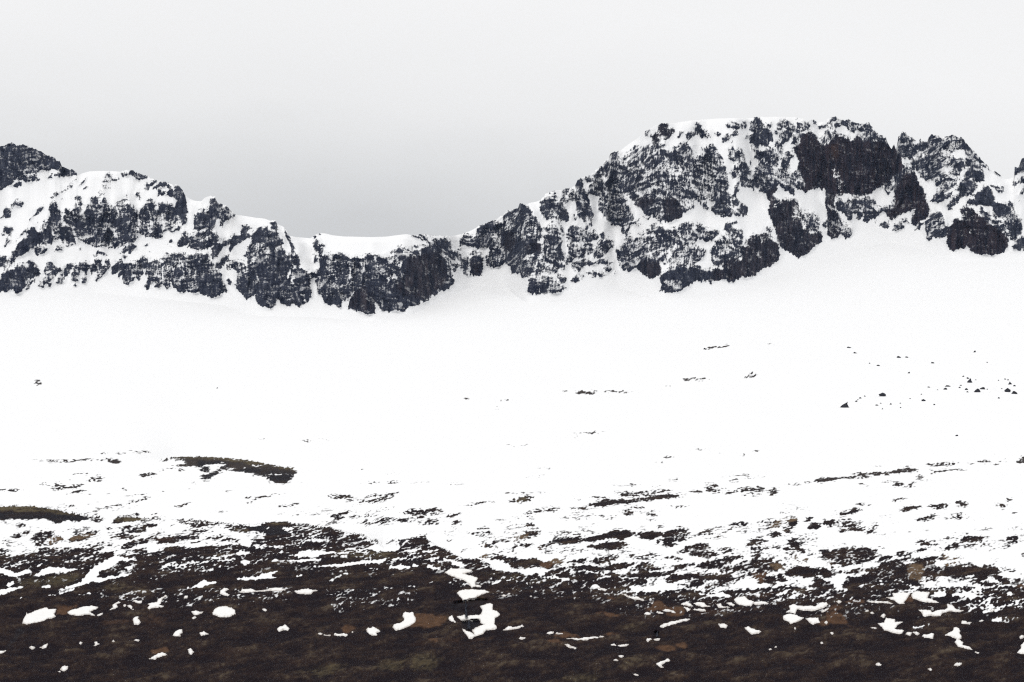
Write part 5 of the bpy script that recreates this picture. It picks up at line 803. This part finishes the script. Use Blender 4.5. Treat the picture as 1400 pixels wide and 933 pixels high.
for nm, sel in (('snowfield', ~fm), ('moor', fm)):
    o = take(nm, IDX, sel, M_GROUND, at); tag(o, kind='structure')
print('ground', round(time.time() - T0, 1))

# valley floor: from the slope's foot back under and behind the camera
nr, na = 40, 96
rr = np.concatenate([[0], np.geomspace(3, 9000, nr - 1)]); aa = np.linspace(0, 2 * np.pi, na, endpoint=False)
R_, A_ = np.meshgrid(rr, aa, indexing='ij')
zz = -1.75 - 9.5 * sst(8, 190, R_) + .02 * np.maximum(R_ - 400, 0) * (np.cos(A_) < .2) * sst(400, 2500, R_)
pts = np.stack([R_ * np.sin(A_), R_ * np.cos(A_), zz], -1).reshape(-1, 3)
fi = np.arange(nr * na).reshape(nr, na); nx = np.roll(fi, -1, 1)
fq = np.stack([fi[:-1], nx[:-1], nx[1:], fi[1:]], -1).reshape(-1, 4)[:, ::-1]
o = mesh_from('valley_floor', pts, fq, M_GROUND, {'Col': np.tile([[.040, .030, .023]], (len(pts), 1)) * 1.0, 'snow': np.where(rr.repeat(na) > 700, .62, .1)})
tag(o, kind='structure')

# ---------------------------------------------------------------- the mountains
NR = 235
skv = np.interp(fold(UC), SKY[:, 0], SKY[:, 1])
rock_top = samp(DUST, UC, skv + 2.0) < 1.0
skv = skv + np.where(rock_top, 1.3 * gn(UC / 2.6, UC * 0 + .5, 80) + .8 * gn(UC / 1.3, UC * 0 + 3.5, 81), .25 * gn(UC / 14, UC * 0, 82))
tq = np.linspace(0, 1, NR)
Um = np.tile(UC, (NR, 1)); Vm = VB + (skv - VB) * tq[:, None]
D = samp(DUST, Um, Vm)
rock = np.clip(1.35 - D, 0, 1); rock = np.minimum(rock * 1.2, 1)
Yb = Yg(UC, VB); pxm = Yb / F
ts = .86 + 1.75 * np.clip(1.0 - D, 0, 1)
ts = np.where((Vm - skv < 7) & (D > 1), .5, ts)
ts = blur1(blur1(ts, 2.0, 0), 5.0, 1)
tanE = (VH - Vm) / F
step = (VB - skv) / (NR - 1)
dY = pxm * step / np.maximum(ts - tanE, .12)
dY[0] = 0
Ym = Yb + np.cumsum(dY, 0)
Xw = (Um - 700) * pxm; Zw = (VH - Vm) * pxm
rb = blur1(blur1(np.clip(rock, 0, 1), 1.2, 0), 1.6, 1)
warp = 5 * gn(Xw / 22, Zw / 22, 90)
a1 = fbm((Xw + warp) / 6.5, Zw / 9, 4, 91, .55)
a2 = np.abs(gn((Xw + warp) / 17, Zw / 34, 96)) * 2 - .5
a3 = gn((Xw + .5 * warp) / 3.2, Zw / 17, 97)                # upright ribs and cracks
a4 = gn(Xw / 26, (Zw + .25 * Xw * 0 + warp) / 4.2, 98)      # level ledges
disp = rb * (3.2 * a1 + 7.5 * a2 + 1.7 * a3 + 1.5 * a4) - 4.5 * rb
snd = (1 - rb) * 1.2 * fbm(Xw / 30, Zw / 30, 3, 99)
edge = sst(0, .05, tq)[:, None]
Ym = Ym + (disp + snd) * edge
up = np.zeros_like(disp); up[1:-1] = (disp[2:] - disp[:-2]) / np.maximum(2 * step * pxm, .3)
qm = .50 * np.clip(up / 2.2, -1.5, 1.5) + .75 * fbm(Xw / 2.1, Zw / 1.6, 3, 101, .75) - .14 * a2 + .34 * gn(Xw / 1.6, Zw / 7, 107) + .10 * gn(Xw / 12, Zw / 12, 103) + .22 * a4 + .18 * a3
Qm = 1 - rank01(qm, (rock > .5))
gul = np.clip(1 - np.abs(gn((Xw + warp * 1.2 + .22 * Zw) / 15, Zw / 52, 150)) / .07, 0, 1) * sst(-.1, .3, gn(Xw / 30, Zw / 30, 151))
led = np.clip(1 - np.abs(gn((Xw + 20) / 46, (Zw + .28 * Xw + warp) / 10, 152)) / .08, 0, 1) * sst(-.1, .35, gn(Xw / 25, Zw / 18, 153))
Dr = .78 * D * (1 + 1.0 * fbm(Xw / 11, Zw / 13, 3, 154)) + (.55 * gul + .42 * led) * sst(.03, .18, D) - .13 * (1 - sst(0, .13, D))
Dx = np.where(D < .9, np.minimum(Dr, 1.0), D)
sm = np.clip(.5 + np.where(D < 1.0, 1.3, 2.2) * (Dx - Qm), -.6, 1.6)
rx, rz = rays(Um, Vm)
com = np.stack([rx * Ym, Ym, rz * Ym], -1)
com[0] = co[0]                                               # shared edge with the snowfield
ridge = com[-1]
extra = []
for dy, ddz in ((6, .6), (30, 14), (120, 90), (500, 420)):
    e_ = ridge.copy(); e_[:, 1] += dy; e_[:, 0] *= (1 + dy / ridge[:, 1]); e_[:, 2] -= ddz - dy * ridge[:, 2] / ridge[:, 1] * .0
    for ax in (1, 2): e_[:, ax] = e_[:, ax] * (1 - min(1, dy / 60)) + blur1(e_[:, ax], 12, 0) * min(1, dy / 60)
    extra.append(e_)
com = np.concatenate([com, np.stack(extra)], 0)
b1 = np.clip(.5 + .5 * fbm(Xw / 9, Zw / 14, 4, 110) + .35 * a3, 0, 1)[..., None]
b1 = np.clip(b1 + .30 * gn(Xw / 1.9, Zw / 9, 160)[..., None] + .22 * gn(Xw / 5, Zw / 2.2, 161)[..., None], 0, 1)
rc = np.array([.0105, .0130, .0260]) * (1 - b1) + np.array([.058, .063, .085]) * b1
strp = np.clip(.5 + .8 * gn(Xw / 4, Zw / 40, 120) + .4 * gn(Xw / 1.8, Zw / 20, 121), 0, 1)[..., None]
browns = {1: np.array([.013, .0145, .0235]) + np.array([.036, .029, .030]) * strp * b1 * 1.5, 2: np.array([.0105, .0115, .0195]) + np.array([.032, .021, .020]) * strp * (.4 + b1), 3: np.array([.024, .018, .020]) + np.array([.050, .026, .017]) * strp}
for k in (1, 2, 3):
    wgt = samp(RT[k], Um, Vm)[..., None]
    rc = rc * (1 - wgt) + browns[k] * wgt
rc = np.clip(rc, .006, .3)
rc = np.concatenate([rc] + [rc[-1:]] * 4, 0)
sm = np.concatenate([sm] + [np.where(sm[-1:] > .5, sm[-1:], .4)] + [np.full((1, sm.shape[1]), 1.2)] * 3, 0)
idm = samp(RID, Um, Vm, True); idm = np.concatenate([idm] + [idm[-1:] * 0] * 4, 0)
GRID['co'] = com.reshape(-1, 3)
NI = np.arange(com.shape[0] * com.shape[1]).reshape(com.shape[:2])
at = {'Col': rc.reshape(-1, 3), 'snow': sm.ravel()}
fid = idm[:-1, :-1]
fcol = np.tile(UC[:-1], (fid.shape[0], 1))
MTS = [('west_mountain', -1e9, 426), ('saddle', 426, 622), ('main_mountain', 622, 1227), ('east_peak', 1227, 1e9)]
cen = {i: fcol[fid == i].mean() for i in np.unique(fid) if i}
cnt = {i: int((fid == i).sum()) for i in cen}
for i in cen:
    if cnt[i] < 12: fid[fid == i] = 0
for nm, lo, hi in MTS:
    mine = [i for i in cen if cnt[i] >= 12 and lo <= cen[i] < hi]
    sel = (fid == 0) & (fcol >= lo) & (fcol < hi)
    body = take(nm, NI, sel, M_ROCK, at); tag(body, kind='structure')
    for i in mine:
        n = cnt[i]
        take('rock_face' if n > 2600 else 'rock_buttress' if n > 500 else 'rock_outcrop', NI, fid == i, M_ROCK, at, body)
print('mountains', round(time.time() - T0, 1))

# ---------------------------------------------------------------- snow patches on the moor
def by_neighbour(items, what):
    """labels for the unlabelled: where they lie from the nearest labelled thing"""
    named = [(u, v, l.split(',')[0]) for u, v, l in items if l]
    named = [(u, v, l) for u, v, l in named if len(l.split()) <= 7]
    res, groups = {}, {}
    for i, (u, v, l) in enumerate(items):
        if l: continue
        nu, nv, nl = min(named, key=lambda n: math.hypot(n[0] - u, 1.6 * (n[1] - v)))
        du, dv = u - nu, v - nv
        side = ('right of' if du > 0 else 'left of') if abs(du) > 1.6 * abs(dv) else ('below' if dv > 0 else 'above')
        groups.setdefault((nl, side), []).append((math.hypot(du, dv), i))
    for (nl, side), m in groups.items():
        m.sort()
        if len(m) > 1: side = {'right of': 'to the right of', 'left of': 'to the left of'}.get(side, side)
        for k_, (_, i) in enumerate(m):
            pre = '' if len(m) == 1 else 'nearest ' if k_ == 0 else 'farthest ' if k_ == len(m) - 1 else 'in-between '
            if len(m) > 3 and 0 < k_ < len(m) - 1: res[i] = None; continue
            res[i] = f"{pre}{what} {side} the {nl}"
    return res
SMALL = by_neighbour([(np.asarray(P)[:, 0].mean(), np.asarray(P)[:, 1].mean(), l) for P, l in SP], 'tiny snow scrap')
cg = co.reshape(n_r, n_c, 3)
wn = .55 * gn(Ug / 2.2, Vg / 1.6, 130) + .35 * gn(Ug / 5, Vg / 4, 131)
for kk, (P, lab) in enumerate(SP):
    P = np.asarray(P)
    m = 3.0
    cs = np.where((UC > P[:, 0].min() - m) & (UC < P[:, 0].max() + m))[0]; rs = np.where((Vg[:, 5] > P[:, 1].min() - m) & (Vg[:, 5] < P[:, 1].max() + m))[0]
    if len(cs) < 2 or len(rs) < 2: continue
    w = (slice(rs[0], rs[-1] + 1), slice(cs[0], cs[-1] + 1))
    d = sdist(P, Ug[w], Vg[w]) + wn[w] * (1.05 if lab else .6) + (.05 if lab else -.3)
    pp = cg[w].copy()
    pxs = pp[..., 1] / F
    pp[..., 2] += np.clip(-d * pxs * 1.4, -.45, .11) + .02 + .05 * fbm(pp[..., 0] / 3, pp[..., 1] / 6, 2, 133)
    inside = d < 1.3
    f_ok = (inside[:-1, :-1] & inside[1:, :-1] & inside[:-1, 1:] & inside[1:, 1:])[::-1]
    if not f_ok.any(): continue
    GRID['co'] = pp.reshape(-1, 3)
    I2 = np.arange(d.size).reshape(d.shape)[::-1]
    o = take('snow_patch', I2, f_ok, M_SNOW, {'rim': (.75 * sst(-1.3, .1, d + .8 * wn[w])).ravel()})
    tag(o, lab or SMALL.get(kk) or 'tiny scrap of old snow on the dark brown moor', 'snow patch', 'snow patches on the moor' if lab else 'tiny snow scraps on the moor')

def surface(u, v):
    """the point of the finished ground at (u, v)"""
    j = int(np.argmin(np.abs(UC - u))); i = int(np.argmin(np.abs(Vg[:, j] - v)))
    p = point(u, v); p[2] += dz[i, j]
    return p
# ---------------------------------------------------------------- boulders on the snowfield
import bmesh
from mathutils import Vector, noise as mnoise
rnd = random.Random(5)
TINY = by_neighbour([(b_[0], b_[1], b_[4]) for b_ in BO], 'tiny rock')
for k, (u, v, bw, bh, lab) in enumerate(BO):
    p = surface(u, v); s = p[1] / F
    W, H = bw * s, bh * s
    bm = bmesh.new(); bmesh.ops.create_icosphere(bm, subdivisions=3 if lab and bw > 6 else 2, radius=1)
    cuts = [(Vector((rnd.uniform(-1, 1), rnd.uniform(-1, 1), rnd.uniform(-.2, 1))).normalized(), rnd.uniform(.45, .8)) for _ in range(7)]
    off = Vector((rnd.uniform(0, 50), k * 3.1, 0)); lean = rnd.uniform(-.5, .5)
    peak = k in (0, 2, 7)
    if k == 0: lean = .75
    for x in bm.verts:
        c = x.co.copy()
        for n_, d_ in cuts:
            e_ = c.dot(n_) - d_
            if e_ > 0: c -= n_ * e_
        c *= 1 + .30 * mnoise.noise(c * 1.6 + off) + .14 * mnoise.noise(c * 4 + off)
        if peak and c.z > 0: c.x *= 1 - .75 * c.z; c.y *= 1 - .6 * c.z; c.z *= 1.25
        c.x += lean * max(c.z, 0)
        x.co = (c.x, c.y, c.z)
    xs = [x.co.x for x in bm.verts]; zs = [x.co.z for x in bm.verts]
    for x in bm.verts:
        x.co.x = (x.co.x - (min(xs) + max(xs)) / 2) / (max(xs) - min(xs)) * W * 1.12
        x.co.y *= W * .45
        x.co.z = (x.co.z + .25) / (max(zs) + .25) * H * 1.15 + x.co.y * .16
    me = bpy.data.meshes.new('boulder'); bm.to_mesh(me); bm.free(); me.materials.append(M_BOULDER)
    o = bpy.data.objects.new('boulder', me); C.objects.link(o); o.location = p
    tag(o, lab or TINY.get(k) or 'tiny dark rock poking out of the smooth snowfield', 'boulder', 'boulders on the snowfield' if lab else 'tiny rocks on the snowfield')

# ---------------------------------------------------------------- the small waterfall in the gully
M_WATER, t, b = newmat('falling_water')
pos = t.nodes.new('ShaderNodeNewGeometry').outputs['Position']
mpn = t.nodes.new('ShaderNodeMapping'); mpn.inputs['Scale'].default_value = (3.2, 1.0, .7); t.links.new(pos, mpn.inputs['Vector'])
nn = tnoise(t, 1.6, 4, .7, mpn.outputs['Vector'])
mr = t.nodes.new('ShaderNodeMapRange'); mr.inputs['From Min'].default_value = .60; mr.inputs['From Max'].default_value = .72
t.links.new(nn.outputs['Fac'], mr.inputs['Value'])
t.links.new(tmix(t, mr.outputs['Result'], (.010, .012, .020), (.38, .40, .44)), b.inputs['Base Color'])
b.inputs['Roughness'].default_value = .8; b.inputs['Specular IOR Level'].default_value = .03
def fall(pts, wd_, white=0):
    P = np.array(pts); n = 24; out_ = []
    for i in range(n + 1):
        a = P[0] + (P[-1] - P[0]) * i / n if len(P) == 2 else np.array([np.interp(i / n, np.linspace(0, 1, len(P)), P[:, j]) for j in range(2)])
        for j in range(7):
            uu = a[0] + (j / 6 - .5) * wd_ * (.45 + .75 * i / n) * (1 + .35 * gn(np.array([i * .5]), np.array([j * .2 + P[0, 0]]), 140)[0]) + 1.3 * gn(np.array([i * .22]), np.array([.3 + P[0, 1]]), 141)[0]
            p = surface(uu, a[1]); p[2] += .30 + .12 * math.sin(j * math.pi / 6); p[1] -= .35 + .3 * math.sin(j * math.pi / 6) + .1 * gn(np.array([i * .7]), np.array([j * .9]), 142)[0]
            out_.append(p)
    I = np.arange((n + 1) * 7).reshape(n + 1, 7)[::-1]
    GRID['co'] = np.array(out_)
    return take('waterfall', I, np.ones((n, 6), bool), M_WATER, {})
o = fall(WF(282,420,288,500,297,605), 2.6); tag(o, 'dark upper waterfall dropping from under the funnel-shaped snow patch', 'waterfall', 'waterfalls in the gully')
o = fall(WF(318,628,322,670,314,715), 3.6); tag(o, 'short lower waterfall inside the hook-shaped snow drift', 'waterfall', 'waterfalls in the gully')
o = fall(LF(1115,425,1108,450,1106,490), 2.6); tag(o, 'tiny cascade above a square snow patch on the right moor', 'waterfall')

# ---------------------------------------------------------------- the air
HAZE = 1.5e-5
hm = bpy.data.materials.new('haze'); hm.use_nodes = True
t = hm.node_tree; t.nodes.clear()
ho = t.nodes.new('ShaderNodeOutputMaterial'); pv = t.nodes.new('ShaderNodeVolumePrincipled')
pv.inputs['Color'].default_value = (.50, .68, 1.0, 1); pv.inputs['Density'].default_value = HAZE; pv.inputs['Anisotropy'].default_value = 0.0
t.links.new(pv.outputs[0], ho.inputs['Volume'])
lo, hi = (-9500, -9500, -520), (9500, 9500, 1010)
vs = [(x, y, z) for z in (lo[2], hi[2]) for y in (lo[1], hi[1]) for x in (lo[0], hi[0])]
me = bpy.data.meshes.new('haze'); me.from_pydata(vs, [], [(0, 2, 3, 1), (4, 5, 7, 6), (0, 1, 5, 4), (2, 6, 7, 3), (0, 4, 6, 2), (1, 3, 7, 5)])
me.materials.append(hm)
o = bpy.data.objects.new('haze', me); C.objects.link(o); tag(o, kind='stuff')
print('done', round(time.time() - T0, 1))
